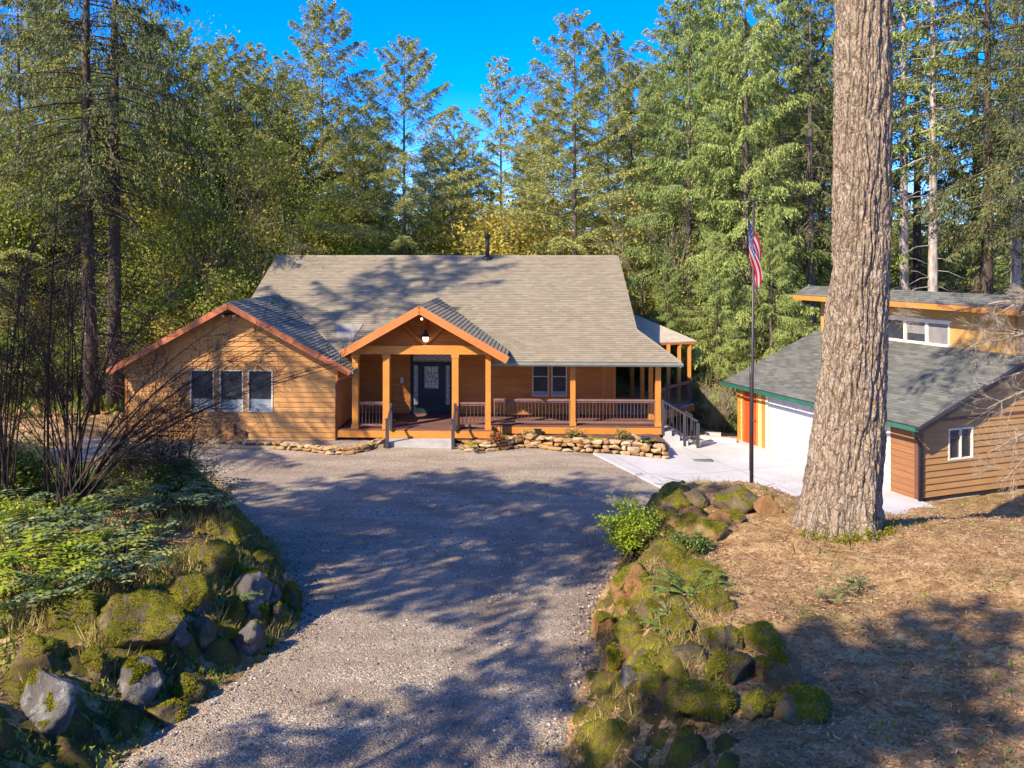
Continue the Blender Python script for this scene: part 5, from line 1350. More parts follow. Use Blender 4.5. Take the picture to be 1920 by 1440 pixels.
for p in sorted(PRJ, key=lambda q: q[0]): seen.setdefault(desc(p), []).append(p)
for (k, z), ps in seen.items():
    for i, p in enumerate(ps):
        lab = k+' '+z if len(ps) == 1 else '%s from the left %s, %s' % (ORD[i], '' , k+' '+z)
        if len(ps) > 1: lab = '%s from left of the %ss %s' % (ORD[i], k.replace('with sky between its boughs', 'with sky gaps').replace(' with hanging boughs', '').replace(' with sky gaps', ''), z)
        lab = lab.replace('brushs', 'brush clumps')
        tag(p[3], lab, 'shrub' if p[2] == 'bare_brush' else 'tree', KD[p[2]][1])

# ------------------------------------------------------------------ boulders
def boulder_mesh(seed, sx, sy, sz, cover, rock):
    r_ = random.Random(seed); bm = bmesh.new(); bmesh.ops.create_icosphere(bm, subdivisions=4, radius=1)
    cuts = [(Vector((r_.gauss(0, 1), r_.gauss(0, 1), r_.gauss(0, .8))).normalized(), r_.uniform(.50, .80)) for _ in range(11)]
    off = Vector((seed*3.1, seed*1.7, 0)); mossy = {}
    for v in bm.verts:
        p = v.co.copy()
        for n, dd in cuts:
            q = p.dot(n)
            if q > dd: p -= n*(q-dd)*.97
        p *= 1+.13*noise.noise(p*1.3+off)+.07*(.5-abs(noise.noise(p*2.6+off))*2)+.04*(.4-abs(noise.noise(p*6+off))*2)+.02*noise.noise(p*12+off)
        v.co = Vector((p.x*sx/2, p.y*sy/2, p.z*sz*.62))
    bm.normal_update()
    for v in bm.verts:
        q = v.co
        m = v.normal.z*.5+1.1*noise.noise(Vector((q.x*2.2, q.y*2.2, q.z*2.2))+off)+.5*noise.noise(Vector((q.x*7, q.y*7, q.z*7))+off)+cover*1.1-.72
        mossy[v.index] = m
    Vr = [tuple(v.co) for v in bm.verts]; Fr = [tuple(q.index for q in f.verts) for f in bm.faces]
    Vm = []; 
    for v in bm.verts:
        m = mossy[v.index]; q = v.co+off
        t = smooth(m/.25)
        Vm.append(tuple(v.co+v.normal*(-.012+t*(.022+.028*noise.noise(q*7)+.020*noise.noise(q*22)))))
    Fm = [f for f in Fr if max(mossy[i] for i in f) > -.02]
    bm.free()
    me = np_mesh('body', Vr, Fr, M[rock], True)
    mm = np_mesh('moss', Vm, Fm, M['moss'], True) if len(Fm) > 30 else None
    tf = None
    if mm:
        g = np.random.default_rng(seed); VM = np.array(Vm); FM = np.array([f for f in Fm if min(mossy[i] for i in f) > .05] or Fm)
        area = sx*sy+sz*(sx+sy)*.5; n = int(min(5000, 2600*area))
        f = FM[g.integers(0, len(FM), n)]; b = g.dirichlet((1, 1, 1), n)
        P = (VM[f]*b[:, :, None]).sum(1); nr = unit(np.cross(VM[f[:, 1]]-VM[f[:, 0]], VM[f[:, 2]]-VM[f[:, 0]]))
        D = unit(nr*.5+g.normal(0, .7, (n, 3))); W = unit(np.cross(D, g.normal(0, 1, (n, 3))))
        V, Fc = leaf_quads(P-D*.01, D, W, g.uniform(.02, .05, n), g.uniform(.006, .014, n)); tf = np_mesh('moss_tufts', V, Fc, M['mossleaf'], False, g.random(n))
    return me, mm, tf
M['mossleaf'] = mat_leaf('moss_leaf', [(.1, (.06, .06, .01)), (.4, (.15, .15, .014)), (.75, (.29, .27, .02)), (1, (.42, .38, .05))], .3, .9, .1)
[q for q in bt.children if q.name.startswith('moss')][0].data.materials[0] = M['mossleaf']
BL = [  # pixel column, row of the middle, width and height in pixels, moss cover, rock, label
 (250, 1177, 170, 125, .8, 'rock_dark', 'largest mossy boulder on the left bank, a broad green dome'),
 (350, 1128, 76, 88, .85, 'rock', 'bright yellow green mossy boulder in the middle of the left bank'),
 (317, 1190, 62, 84, .15, 'rock', 'pale split grey rock leaning beside the broad mossy dome'),
 (250, 1300, 118, 84, .33, 'rock', 'pale flat faced grey rock at the foot of the left bank'),
 (80, 1318, 150, 100, .38, 'rock', 'big blue grey lichen covered rock in the bottom left corner'),
 (400, 1056, 96, 76, .75, 'rock_dark', 'dark mossy boulder near the top of the left bank wall'),
 (437, 1008, 56, 54, .7, 'rock_dark', 'mossy boulder at the far end of the left bank beside the gravel'),
 (468, 1122, 78, 90, .25, 'rock', 'grey rock with dark cracks on the right face of the left bank'),
 (508, 1112, 44, 66, .2, 'rock', 'narrow upright grey rock near the right tip of the left bank'),
 (542, 1120, 48, 64, .8, 'rock_dark', 'mossy boulder at the rightmost tip of the left bank'),
 (460, 1212, 68, 70, .5, 'rock', 'half mossy rock low on the left bank next to the drive'),
 (437, 1150, 44, 66, .6, 'rock_dark', 'small mossy rock left of the grey cracked rock'),
 (512, 1163, 50, 52, .7, 'rock_dark', 'small mossy rock just below the right tip of the left bank'),
 (141, 1162, 110, 76, .8, 'rock_dark', 'dark mossy hump left of the broad mossy dome'),
 (55, 1226, 100, 66, .75, 'rock_dark', 'mossy hump at the left edge above the blue grey rock'),
 (272, 1250, 66, 54, .8, 'rock_dark', 'dark mossy rock above the pale flat faced rock'),
 (348, 1292, 84, 52, .35, 'rock_dark', 'low brown rock at the foot of the left bank right of the flat faced rock'),
 (378, 1196, 60, 66, .3, 'rock_dark', 'brown rock between the split grey rock and the half mossy rock'),
 (489, 1066, 52, 52, .7, 'rock_dark', 'mossy rock on the right shoulder of the left bank'),
 (172, 1260, 60, 60, .6, 'rock_dark', 'mossy rock between the blue grey and the flat faced rocks'),
 (310, 1345, 80, 50, .4, 'rock_dark', 'low mossy stone at the bottom edge of the left bank'),
 (1379, 940, 100, 62, .3, 'rock_dark', 'largest dark boulder at the foot of the flagpole'),
 (1313, 938, 48, 42, .15, 'rock_dark', 'dark angular boulder left of the flagpole boulder'),
 (1268, 944, 70, 38, .6, 'rock_dark', 'flat mossy boulder at the far left end of the right bank'),
 (1442, 954, 54, 42, .15, 'rock_orange', 'rusty boulder right of the flagpole boulder'),
 (1301, 966, 80, 24, .1, 'rock_orange', 'thin rusty orange slab below the dark angular boulder'),
 (1367, 974, 70, 32, .1, 'rock_orange', 'rusty orange slab in front of the flagpole boulder'),
 (1310, 992, 112, 48, .42, 'rock_orange', 'long rusty orange rock with a moss cap on the right bank'),
 (1275, 1054, 66, 52, .95, 'rock_dark', 'round bright green moss dome on the right bank'),
 (1306, 1084, 96, 56, .95, 'rock_dark', 'broad bright mossy boulder just below the round moss dome'),
 (1240, 976, 48, 34, .7, 'rock_dark', 'small mossy boulder behind the bright leafy shrub'),
 (1254, 1034, 44, 34, .75, 'rock_dark', 'small mossy boulder above the round moss dome'),
 (1343, 1132, 76, 68, .8, 'rock_dark', 'dark mossy boulder half in shade below the broad bright one'),
 (1207, 1096, 66, 72, .85, 'rock_orange', 'sunlit mossy rock on the left face of the right bank'),
 (1175, 1134, 60, 60, .8, 'rock_orange', 'sunlit mossy rock nearest the drive midway along the right bank'),
 (1168, 1092, 48, 56, .5, 'rock_orange', 'rusty rock below the bright leafy shrub'),
 (1184, 1186, 66, 64, .95, 'rock_dark', 'bright mossy cushion low on the right bank'),
 (1132, 1182, 60, 52, .7, 'rock_orange', 'small mossy rock at the leftmost bulge of the right bank'),
 (1156, 1238, 74, 68, .5, 'rock_orange', 'rusty mossy rock at the foot of the right bank by the drive'),
 (1223, 1144, 52, 50, .8, 'rock_dark', 'mossy rock between the bright cushion and the dark mossy boulder'),
 (1357, 1204, 80, 62, .8, 'rock_dark', 'shaded mossy boulder in the middle of the right bank'),
 (1423, 1202, 90, 54, .65, 'rock_dark', 'shaded low mossy boulder on the crest of the right bank'),
 (1226, 1284, 80, 78, .8, 'rock_dark', 'shaded mossy boulder low on the face of the right bank'),
 (1367, 1258, 100, 66, .75, 'rock_dark', 'broad shaded mossy boulder left of the upright stone'),
 (1474, 1266, 72, 106, .3, 'rock_dark', 'upright pointed brown stone on the right bank'),
 (1339, 1322, 140, 80, .85, 'rock_dark', 'large shaded mossy boulder at the bottom of the right bank'),
 (1512, 1334, 130, 68, .6, 'rock_dark', 'broad mossy boulder at the bottom edge below the upright stone'),
 (1216, 1240, 52, 44, .6, 'rock_dark', 'small dark mossy stone above the low shaded boulder'),
 (1296, 1226, 66, 52, .4, 'rock_dark', 'dark stone in the hollow of the right bank face'),
 (1184, 1272, 44, 50, .1, 'rock', 'small grey stone at the foot of the right bank'),
 (1419, 1256, 70, 50, .8, 'rock_dark', 'mossy stone touching the left side of the upright stone'),
 (1270, 1176, 64, 54, .5, 'rock_dark', 'dark mossy stone on the face above the hollow'),
 (1425, 1338, 76, 50, .6, 'rock_dark', 'low mossy stone between the two bottom boulders')]
for i, (px, py, w, h, cov, rk, lab) in enumerate(BL):
    x, y, z = GH(px, py+h*.30)
    y0_ = y; sc = y/F; sx = w*sc*1.08; sz = h*sc*.98; sy = sx*rng.uniform(.8, 1.1)
    b = thing('boulder', lab, 'boulder', (x, y+sy*.18, z+sz*.15), rng.uniform(-.3, .3), 'boulders along the banks')
    me, mm, tf = boulder_mesh(40+i, sx, sy, sz, cov, rk)
    obj('body', me, b)
    if mm: mo = obj('moss', mm, b); obj('tufts', tf, mo)

# lumpy mossy skin over the faces of both banks
def bank_skin(poly, x0, x1, y0, y1, wid, label, seed, st=.07):
    xs_ = frange(x0, x1, st); ys_ = frange(y0, y1, st); V = []; K = []
    for y in ys_:
        for x in xs_:
            d = sd_poly(poly, x, y)
            if -.15 < d < wid+.3 and abs(x/y) < .7:
                e = d+.25*nz(x, y, 1.6, seed)
                dist, _ = noise.voronoi(Vector((x*2.1+.3*nz(x, y, 2), y*2.1, seed)))
                edge = dist[1]-dist[0]
                lump = .20*smooth(edge*2.2)*(.6+.8*abs(nz(x, y, 1.3, 2)))+.035*nz(x, y, 7)+.02*nz(x, y, 17)
                m = smooth((e+.05)/.3)*smooth((wid-e)/.5)
                V.append((x, y, H(x, y)-.10*(1-m)+lump*m-.015)); K.append(m > .01)
            else: V.append((x, y, 0)); K.append(False)
    n = len(xs_); Fc = []
    for j in range(len(ys_)-1):
        for i in range(n-1):
            q = (j*n+i, j*n+i+1, (j+1)*n+i+1, (j+1)*n+i)
            if all(K[t] for t in q): Fc.append(q)
    used = sorted({i for f in Fc for i in f}); mp = {u: k for k, u in enumerate(used)}
    me = np_mesh('moss_bank', [V[u] for u in used], [[mp[i] for i in f] for f in Fc], M['mossbank'], True)
    return tag(obj('mossy_stones', me), label, 'moss', None, 'stuff')
m_, t_ = nt('moss_bank'); v_ = mapping(t_); n_ = noise_(t_, v_, 1.5, 7, .72); g_2 = noise_(t_, v_, 40, 5, .8); d_2 = noise_(t_, v_, 4.5, 6, .7)
c_ = ramp(t_, n_, [(.34, (.10, .065, .035)), (.46, (.15, .12, .03)), (.56, (.22, .20, .022)), (.7, (.34, .30, .03))])
c_ = mix(t_, ramp(t_, d_2, [(.5, 0.0), (.6, .8)]), c_, (.17, .11, .06)); c_ = mix(t_, ramp(t_, g_2, [(.36, .6), (.55, 0.0)]), c_, (.05, .04, .02))
finish(m_, t_, c_, 1.0, .1, bump=math_(t_, 'ADD', g_2, d_2), bstr=1.0, bdist=.05); M['mossbank'] = m_
bank_skin(LB, -9, -2, 7.5, 24, 2.1, 'lumpy moss, earth and small stones over the face of the left bank', 3)
bank_skin(RB, .4, 8.2, 8, 23.5, 1.9, 'lumpy moss, earth and small stones over the face of the right bank', 6)

# ------------------------------------------------------------------ small plants
def leaflet_frond(P, D, W, Ls, Ws, base, az, L, arch, pairs, ll, lw, tip=.35, sweep=.5, sag=0):
    out = np.array([math.cos(az), math.sin(az), 0]); perp = np.array([-math.sin(az), math.cos(az), 0])
    for k in range(pairs):
        t = .18+.82*(k+1)/pairs
        z = L*(arch*t-(arch*.9+sag)*t*t*.75); p = base+out*L*t*.9+np.array([0, 0, z])
        f = math.sin(min(1, t*1.15)*math.pi*.86)**.6 if tip < 1 else 1
        for s in (-1, 1):
            d = perp*s+out*sweep+np.array([0, 0, -.15]); d = d/np.linalg.norm(d)
            P.append(p); D.append(d); W.append(np.cross(d, [0, 0, 1.0])+np.random.default_rng(k).normal(0, .15, 3)); Ls.append(ll*max(.25, f)); Ws.append(lw)
def frond_plant(name, seed, n, L, arch, pairs, ll, lw, mat, stemmat, sweep=.5, sag=0, h=0.0):
    r_ = random.Random(seed); P, D, W, Ls, Ws = [], [], [], [], []; mb = MB()
    for i in range(n):
        az = i*2.4+r_.uniform(-.4, .4); Lf = L*r_.uniform(.65, 1.15); ar = arch*r_.uniform(.7, 1.2)
        b = np.array([r_.gauss(0, .04)+h*.3*math.cos(az), r_.gauss(0, .04)+h*.3*math.sin(az), h*r_.uniform(.4, 1)])
        leaflet_frond(P, D, W, Ls, Ws, b, az, Lf, ar, pairs, ll, lw, sweep=sweep, sag=sag)
        o = (math.cos(az), math.sin(az))
        mb.tube([(0, 0, 0), tuple(b)]+[(b[0]+o[0]*Lf*t*.9, b[1]+o[1]*Lf*t*.9, b[2]+Lf*(ar*t-(ar*.9+sag)*t*t*.75)) for t in (.35, .7, 1)], [.008, .006, .005, .004, .002], 3, False)
    n = len(P); V, Fc = leaf_quads(np.array(P), unit(np.array(D)), unit(np.array(W)), np.array(Ls), np.array(Ws))
    g = np.random.default_rng(seed)
    return mb.mesh('stems', stemmat), np_mesh('leaves', V, Fc, mat, False, np.repeat(g.random(n//2+1), 2)[:n])
FERN = [frond_plant('fern', 301, 15, .95, 1.0, 24, .13, .035, M['fern'], M['twig'], .25), frond_plant('fern', 302, 11, .8, .9, 22, .12, .035, M['fern'], M['twig'], .25)]
GRAPE = [frond_plant('g', 311+i, 13+i, .50, 1.35, 6, .12, .05, M['blue_leaf'], M['twig'], .35, h=.35) for i in range(3)]
GRAPE_LIT = [(a, b.copy()) for a, b in GRAPE]
for a, b in GRAPE_LIT: b.materials[0] = M['bright_leaf']  # lit clumps: same plants, sunlight put into a brighter leaf colour
def plant(kind, meshes, px, py, s, label, cat, group=None, parts=('stems', 'leaves'), name=None):
    x, y, z = GH(px, py); t = thing(name or kind, label, cat, (x, y, z-.02), rng.uniform(0, 6.28), group); t.scale = (s, s, s)
    obj(parts[0], meshes[0], t); obj(parts[1], meshes[1], t); return t
for i, (px, py, s, lab) in enumerate([(105, 985, 1.0, 'sword fern at the foot of the bare multi stem shrub'), (80, 1012, .9, 'second sword fern just below the one at the bare shrub'), (140, 975, .8, 'small fern tucked against the bare stems'), (492, 1040, .6, 'small fern leaning over the gravel at the right shoulder of the left bank'), (1288, 1120, .75, 'dark fern growing from the face of the right bank'), (1250, 1185, .5, 'small shaded fern lower on the right bank face'), (430, 1140, .55, 'fern between the mossy boulders of the left bank')]):
    plant('fern', FERN[i % 2], px, py, s, lab, 'fern', 'ferns', ('stalks', 'fronds'))
GP_ = [(262, 962, 'blue'), (300, 985, 'blue'), (330, 960, 'blue'), (235, 990, 'blue'), (205, 1030, 'blue'), (160, 1050, 'blue'), (120, 1060, 'blue'), (190, 1075, 'lit'), (225, 1050, 'lit'), (60, 1060, 'blue'), (20, 1080, 'lit'), (90, 1095, 'lit'), (50, 1115, 'lit'), (130, 1110, 'lit'), (15, 1130, 'lit'), (75, 1140, 'lit'), (170, 1120, 'blue'), (240, 1110, 'blue'), (30, 1030, 'blue'), (285, 1030, 'blue'), (355, 975, 'blue'), (395, 960, 'blue'), (245, 1085, 'blue'), (10, 1000, 'blue'), (125, 1140, 'lit'), (30, 1165, 'lit'), (100, 1165, 'blue'), (400, 985, 'blue'), (1585, 1118, 'blue'), (1555, 1135, 'blue'), (1610, 1108, 'blue'), (1262, 1170, 'blue')]
left = [g for g in GP_ if g[0] < 1000]
for i, (px, py, c) in enumerate(sorted(left)+[g for g in GP_ if g[0] > 1000]):
    if i < len(left):
        same = [g for g in sorted(left) if g[2] == c]; lab = '%s from the left of the %s holly leaved clumps on the left bank' % (ORD[same.index((px, py, c))], 'blue green' if c == 'blue' else 'yellow green')
    else: lab = ['blue green holly leaved clump under the small fern on the right bank face', 'left one of the three small blue grey clumps on the shaded needle floor', 'middle one of the three small blue grey clumps on the needle floor', 'right one of the three small blue grey clumps on the needle floor'][i-len(left)]
    plant('leafy_shrub', (GRAPE if c == 'blue' else GRAPE_LIT)[i % 3], px, py, .95+.5*rng.random() if px < 1000 else .45, lab, 'shrub', 'holly leaved clumps')
def bush(seed, w, h, n, LL, LW, mat, stems=14, rad=.12, stemmat='twig', lean=(0, 0), depth=3):
    r_ = random.Random(seed); g = np.random.default_rng(seed); mb = MB(); tips = []
    for s in range(stems):
        a = r_.uniform(0, 6.28); t = r_.uniform(.1, 1)*w/h*.6
        bole(mb, r_, (math.cos(a)*.08, math.sin(a)*.08, -.05), (math.cos(a)*t+lean[0], math.sin(a)*t+lean[1], 1), h*r_.uniform(.45, .65), .012+.01*h, depth, .5, .14, 3, .003, .0, tips)
    V, Fc = leafcloud(g, tips, n, rad, LL, LW, .8, True)
    return mb.mesh('stems', M[stemmat]), np_mesh('leaves', V, Fc, mat, False, g.random(len(Fc)))
x, y, z = GH(1178, 1050)
plant('leafy_shrub', bush(401, .65, 1.4, 4200, .065, .038, M['bright_leaf'], 11, .06), 1188, 1058, .9, 'bright yellow green leafy shrub at the edge of the right bank', 'shrub')
plant('leafy_shrub', bush(402, 2.6, 1.5, 15000, .06, .03, M['green_leaf'], 22, .12), 268, 945, 1.0, 'wide fine leaved green shrub right of the bare stems before the left wing', 'shrub')
plant('leafy_shrub', bush(403, 2.0, 1.1, 8000, .07, .035, M['green_leaf'], 20, .14), 345, 935, .9, 'low fine leaved shrub spreading over the gravel at the far tip of the left bank', 'shrub')
plant('leafy_shrub', bush(404, 2.4, 1.3, 6000, .09, .05, M['green_leaf'], 20, .2), 30, 930, 1.0, 'green shrub at the left edge behind the bare stems', 'shrub')
plant('leafy_shrub', bush(405, 1.2, 1.0, 1800, .07, .045, M['bright_leaf'], 8, .09), 32, 1000, .8, 'small yellow green shrub at the left edge before the ferns', 'shrub')
plant('leafy_shrub', bush(406, .8, .45, 1600, .05, .03, M['fern'], 12, .06), 1300, 1032, 1.0, 'small grey green shrub between the rusty rock and the moss dome', 'shrub')
# bare shrubs of many arching stems
def arching(seed, targets, fine=3, r0=.019):
    """stems from the base to given offsets (dx, dy, dz)"""
    r_ = random.Random(seed); mb = MB()
    for (tx, ty, tz, k) in targets:
        b = Vector((r_.gauss(0, .14), r_.gauss(0, .12), -.1)); e = Vector((tx, ty, tz)); n = 12; pts = []
        c = Vector((tx*.22, ty*.3, tz*.72))
        wob = [r_.uniform(-1, 1) for _ in range(4)]
        for i in range(n+1):
            t = i/n; p = b*(1-t)**2+c*2*t*(1-t)+e*t*t
            p += Vector((wob[0]*math.sin(t*6), wob[1]*math.sin(t*5), wob[2]*math.sin(t*7)*.5))*.11*(1+tz*.12); pts.append(p)
        rr = [max(.004, k*r0*(1-.85*i/n)) for i in range(n+1)]
        mb.tube(pts, rr, 6, False)
        for q in range(fine*3):
            i = r_.randrange(4, n); d = (pts[i]-pts[i-1]).normalized(); v = d.cross(Vector((r_.gauss(0, 1), r_.gauss(0, 1), r_.gauss(0, 1)))).normalized()
            bole(mb, r_, pts[i], d*.8+v*.6, r_.uniform(.5, 1.4)*(1-.4*i/n), rr[i]*.5, 2, .5, .12, 3, .0035, .0, None, 4, 4)
    return mb.mesh('stems', M['twig'])
r_ = random.Random(99); T = []
for i in range(11): T.append((r_.uniform(2.6, 6.0), r_.uniform(-1, 1.5), r_.uniform(2.2, 4.2), 1.25))
for i in range(15): T.append((r_.uniform(-.9, 2.6), r_.uniform(-1, 1), r_.uniform(3.5, 6.2), 1.0))
for i in range(9): T.append((r_.uniform(-3.2, -.6), r_.uniform(-1, 1), r_.uniform(2.4, 5.2), .9))
for i in range(8): T.append((r_.uniform(.6, 3.2), r_.uniform(-1, 1), r_.uniform(1.0, 2.4), .8))
x, y, z = GH(135, 965); t = tag(obj('bare_shrub', arching(5, T, 5), loc=(x, y, z)), 'big bare shrub with many dark stems arching right before the left wing', 'shrub', 'bare dark shrubs')
T = [(.1, 0, 6.8, 1.5), (.25, .2, 5.8, 1.0), (-.3, .1, 4.4, .8)]
x, y, z = GH(96, 950); tag(obj('bare_shrub', arching(6, T, 3), loc=(x, y, z)), 'single upright bare stem left of the big bare shrub', 'shrub', 'bare dark shrubs')
T = [(r_.uniform(-1.4, 1.9), r_.uniform(-1, 1), r_.uniform(2.5, 6.5), 1.0) for i in range(15)]
x, y, z = GH(5, 960); tag(obj('bare_shrub', arching(7, T, 3), loc=(x, y, z)), 'bare dark shrub cut by the left edge of the picture', 'shrub', 'bare dark shrubs')
T = [(r_.uniform(-1.4, 1.4), r_.uniform(-1, 1), r_.uniform(1.0, 2.6), .7) for i in range(16)]
x, y, z = GH(330, 930); tag(obj('bare_shrub', arching(8, T, 2), loc=(x, y, z)), 'low twiggy bare shrub at the far tip of the left bank', 'shrub', 'bare dark shrubs')
# pale bare boughs reaching in from the right in front of the garage
def boughs(seed, base, targets, mat, r0=.05):
    r_ = random.Random(seed); mb = MB(base)
    mb.tube([(base[0], base[1], base[2]-.2), (base[0]+.1, base[1], base[2]+2.5), (base[0], base[1]+.1, base[2]+5.5)], [.11, .09, .05], 8)
    for e in targets:
        s = Vector((base[0], base[1], base[2]+e[3])); e_ = Vector(e[:3]); n = 8
        pts = [s.lerp(e_, i/n)+Vector((0, 0, .35*math.sin(i/n*3.1)+r_.uniform(-.06, .06))) for i in range(n+1)]; rr = [r0*(1-.85*i/n) for i in range(n+1)]
        mb.tube(pts, rr, 6, False)
        for q in range(12):
            i = r_.randrange(3, n+1); d = (pts[i]-pts[i-1]).normalized(); v = d.cross(Vector((r_.gauss(0, 1), r_.gauss(0, 1), r_.gauss(0, 1)))).normalized()
            bole(mb, r_, pts[i], d*.8+v*.55, r_.uniform(.4, .9), rr[i]*.6, 3, .45, .13, 3, .003, .0, None, 4, 4)
    o = obj('bare_tree', mb.mesh('bare_tree', mat)); o.location = base; return o
def at3(px, py, d): return ((px-CX)/F*d, d, CH-(py-HY)/F*d)
bx_, by_ = 13.9, 20.2
tag(boughs(3, (bx_, by_, H(bx_, by_)), [(*at3(1800, 660, 19), 4.2), (*at3(1760, 600, 20), 5.0), (*at3(1850, 600, 19), 5.0), (*at3(1850, 770, 19), 3.0), (*at3(1850, 850, 19), 2.2), (*at3(1880, 900, 19), 2.0), (*at3(1820, 740, 20), 3.4)], M['twig_pale']), 'pale bare branched small tree reaching in at the right edge before the garage', 'tree')
# plants in the mulch bed
bedp = [(944, 808, 'g', .30, 'small bright green plant at the left rear of the bed against the porch'), (883, 829, 'g', .26, 'small green plant nearest the front steps'), (932, 822, 'r', .42, 'small shrub with red and green leaves beside the portico post'), (990, 812, 'o', .42, 'first olive shrub from the left in the bed'), (1030, 818, 'g', .24, 'tiny bright plant between the two left olive shrubs'), (1075, 810, 'o', .40, 'olive shrub before the middle porch post'), (1118, 822, 'g', .30, 'bright green plant right of the middle porch post'), (1167, 817, 'o', .42, 'rightmost olive shrub in the bed'), (1217, 826, 'g', .26, 'bright green plant at the right end of the bed by the dark pot')]
BS = {'o': bush(421, .5, .42, 900, .06, .03, M['grass'], 10, .05), 'r': bush(422, .5, .42, 1000, .055, .03, M['red_leaf'], 10, .05)}
HG = frond_plant('h', 423, 9, .26, 1.3, 3, .13, .06, M['bright_leaf'], M['twig'], .7)
for px_, py_, k, s, lab in bedp:
    x, y = gp(px_, py_, .42); z = bedz(x, y); t = thing('garden_plant', lab, 'plant', (x, y, z), rng.uniform(0, 6), 'plants in the mulch bed')
    me = HG if k == 'g' else BS[k]; sc = s/.26*.9 if k == 'g' else s/.42*1.1; t.scale = (sc,)*3
    obj('stems', me[0], t); obj('leaves', me[1], t)
# ------------------------------------------------------------------ litter, grass and ground cover (nobody could count them)
def scatter(name, n, region, sampler, LL, LW, mat, label, cat, flat=.25, stand=False, seed=1):
    g = np.random.default_rng(seed); pts = []
    tries = 0
    while len(pts) < n and tries < n*12:
        tries += 1; x, y = sampler(g)
        if not region(x, y): continue
        pts.append((x, y, Hc(round(x, 1), round(y, 1)) if False else H(x, y)))
    P = np.array(pts); n = len(P)
    if stand: D = unit(g.normal(0, .45, (n, 3))+np.array([0, 0, 1.0]))
    else: D = unit(g.normal(0, 1, (n, 3))*np.array([1, 1, flat]))
    W = unit(np.cross(D, g.normal(0, .5, (n, 3))+np.array([0, 0, 1.0]))) if not stand else unit(np.cross(D, g.normal(0, 1, (n, 3))))
    P[:, 2] += .012 if not stand else 0
    V, Fc = leaf_quads(P, D, W, LL*g.uniform(.4, 1.5, n), LW*g.uniform(.6, 1.4, n))
    o = obj(name, np_mesh(name, V, Fc, mat, False, g.random(n))); return tag(o, label, cat, None, 'stuff')
def near(g, x0, x1, y0, y1):
    t = g.random(); y = y0+(y1-y0)*t**1.3; return g.uniform(x0, x1), y
inR = lambda x, y: sd_poly(RB, x, y) > .05 and abs(x/y) < .68
inL = lambda x, y: sd_poly(LB, x, y) > .05 and abs(x/y) < .68
scatter('fallen_needles', 42000, inR, lambda g: near(g, .5, 16, 7.5, 25), .07, .018, M['litter'], 'brown needles and leaf litter over the right bank', 'leaf litter', seed=2)
scatter('fallen_leaves', 6000, inR, lambda g: near(g, .5, 16, 7.5, 25), .055, .028, M['litter'], 'loose dead leaves and cones over the right bank', 'leaf litter', .6, seed=3)
scatter('fallen_twigs', 700, inR, lambda g: near(g, .5, 16, 7.5, 25), .55, .018, M['litter'], 'thin dead twigs scattered on the right bank', 'twigs', .1, seed=4)
scatter('ground_cover', 1500, lambda x, y: inR(x, y) and nz(x, y, .8, 4) > .1, lambda g: near(g, .5, 17, 7.5, 25), .07, .03, M['green_leaf'], 'low green sprouts on the right bank', 'ground cover', .7, True, 5)
scatter('fallen_needles', 15000, inL, lambda g: near(g, -13, -.5, 6, 24), .08, .02, M['litter'], 'brown litter over the left bank', 'leaf litter', seed=6)
scatter('ground_cover', 16000, lambda x, y: inL(x, y) and nz(x, y, .6, 2) > -.12, lambda g: near(g, -13, -1, 6, 24), .10, .04, M['green_leaf'], 'green seedlings and creeping plants over the left bank', 'ground cover', .7, True, 7)
scatter('grass', 9000, lambda x, y: inL(x, y) and nz(x, y, .7, 8) > .0 and sd_poly(LB, x, y) < 2.6, lambda g: near(g, -10, -1, 6, 19), .24, .012, M['grass'], 'dry long grass between the rocks of the left bank', 'grass', .7, True, 8)
scatter('grass', 4200, lambda x, y: inR(x, y) and nz(x, y, .7, 8) > .08 and sd_poly(RB, x, y) < 2.0, lambda g: near(g, .5, 9, 7.5, 24), .16, .010, M['grass'], 'dry grass tufts among the rocks of the right bank', 'grass', .7, True, 9)
scatter('ground_cover', 9000, lambda x, y: y > 36 and not (-12.5 < x < 8.5 and y < 47), lambda g: (g.uniform(-26, 26), g.uniform(36, 60)), .5, .2, M['green_leaf'], 'low green brush under the trees beyond the house', 'ground cover', .7, True, 10)
def zd_pts(name, n, box, zf, ok, L_, W_, mat, label, seed):
    g = np.random.default_rng(seed); P = []
    while len(P) < n:
        x = g.uniform(box[0], box[1]); y = box[2]+(box[3]-box[2])*g.random()**1.2
        if ok(x, y, g): P.append((x, y, zf(x, y)))
    P = np.array(P); D = unit(g.normal(0, 1, (n, 3))*np.array([1, 1, .2])); W = unit(np.cross(D, g.normal(0, .4, (n, 3))+np.array([0, 0, 1.0])))
    V, Fc = leaf_quads(P, D, W, L_*g.uniform(.5, 1.4, n), W_*g.uniform(.6, 1.4, n)); return tag(obj(name, np_mesh(name, V, Fc, mat, False, g.random(n))), label, 'leaf litter', None, 'stuff')
zd_pts('fallen_needles', 3600, (-6, 5, 8, 28), lambda x, y: zdrive(x, y)+.02*nz(x, y, .6, 2)+.02, lambda x, y, g: 0 < drive_m(x, y) < .25+1.6*g.random()**3, .055, .016, M['litter'], 'brown needles and leaves drifted along the edges of the gravel drive', 21)
zd_pts('fallen_leaves', 260, (4, 12, 22.5, 31), lambda x, y: zdrive(x, y)+.068, lambda x, y, g: nz(x, y, .5, 7) > -.1 and x > 3+(28-y)*.35, .06, .035, M['litter'], 'few brown leaves lying on the pale concrete apron', 22)
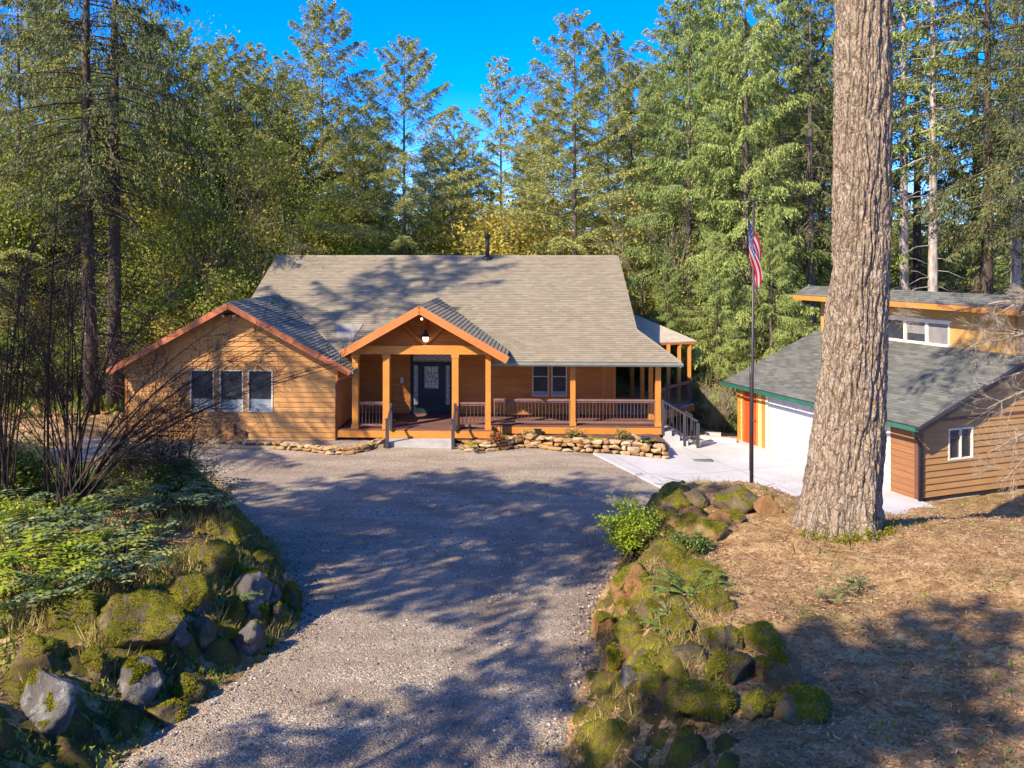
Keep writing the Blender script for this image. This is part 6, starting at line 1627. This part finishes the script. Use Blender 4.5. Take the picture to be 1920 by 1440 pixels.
# loose stones on the gravel edges
g = np.random.default_rng(12); mb = MB(); n = 0
ico = bmesh.new(); bmesh.ops.create_icosphere(ico, subdivisions=1, radius=1); iv = [v.co.copy() for v in ico.verts]; jf = [tuple(v.index for v in f.verts) for f in ico.faces]; ico.free()
while n < 5200:
    x, y = g.uniform(-5, 4.2), 5+21*g.random()**1.5
    dm = drive_m(x, y)
    if dm < -.25 or g.random() > (.9 if dm < .45 else .35): continue
    s = g.uniform(.008, .026)*(1.3 if dm < .3 else 1); z = zdrive(x, y)+.02*nz(x, y, .6, 2)+.006; q = [g.uniform(.6, 1.3) for _ in range(3)]
    mb.add([(x+v.x*s*q[0], y+v.y*s*q[1], z+v.z*s*q[2]*.7) for v in iv], jf); n += 1
m_, t_ = nt('pebble'); finish(m_, t_, ramp(t_, attr(t_), [(0, (.08, .07, .06)), (.5, (.22, .20, .18)), (1, (.48, .45, .41))]), .9, .2); M['pebble'] = m_
tag(mb.build('loose_gravel', M['pebble']), 'loose gravel stones scattered over the drive', 'gravel', None, 'stuff')

# ------------------------------------------------------------------ light, sky, camera
SUN_AZ, SUN_EL = R(226), R(38)               # clockwise from +Y; the sun stands behind the camera to the left
sd_ = Vector((math.sin(SUN_AZ)*math.cos(SUN_EL), math.cos(SUN_AZ)*math.cos(SUN_EL), math.sin(SUN_EL)))
L = bpy.data.lights.new('sun', 'SUN'); L.energy = 3.1; L.angle = R(.53); L.color = (1, .87, .70)
lo_ = link(bpy.data.objects.new('sun', L)); lo_.rotation_euler = (-sd_).to_track_quat('-Z', 'Y').to_euler(); lo_.location = (-20, -20, 30)
w = bpy.data.worlds.new('World'); scene.world = w; w.use_nodes = True; t = w.node_tree; t.nodes.clear()
sk = t.nodes.new('ShaderNodeTexSky'); sk.sky_type = 'NISHITA'; sk.sun_disc = False; sk.sun_elevation = SUN_EL; sk.sun_rotation = SUN_AZ; sk.air_density = .75; sk.dust_density = 2.0; sk.ozone_density = 5.0; sk.altitude = 1500
hs = t.nodes.new('ShaderNodeHueSaturation'); hs.inputs['Saturation'].default_value = 1.38; hs.inputs['Hue'].default_value = .514
bg = t.nodes.new('ShaderNodeBackground'); bg.inputs[1].default_value = .15; ow = t.nodes.new('ShaderNodeOutputWorld')
t.links.new(sk.outputs[0], hs.inputs['Color']); t.links.new(hs.outputs[0], bg.inputs[0]); t.links.new(bg.outputs[0], ow.inputs[0])
cam = bpy.data.cameras.new('camera'); cam.sensor_width = 36; cam.lens = F/1920*36; cam.shift_y = -(720-HY)/1920; cam.clip_end = 3000; cam.clip_start = .1
co = link(bpy.data.objects.new('camera', cam)); co.location = (0, 0, CH); co.rotation_euler = (R(90), 0, 0); scene.camera = co
vs_ = scene.view_settings; vs_.view_transform = 'Standard'; vs_.look = 'None'; vs_.exposure = 1.75; vs_.gamma = 1
scene.cycles.max_bounces = 6; scene.cycles.transparent_max_bounces = 8
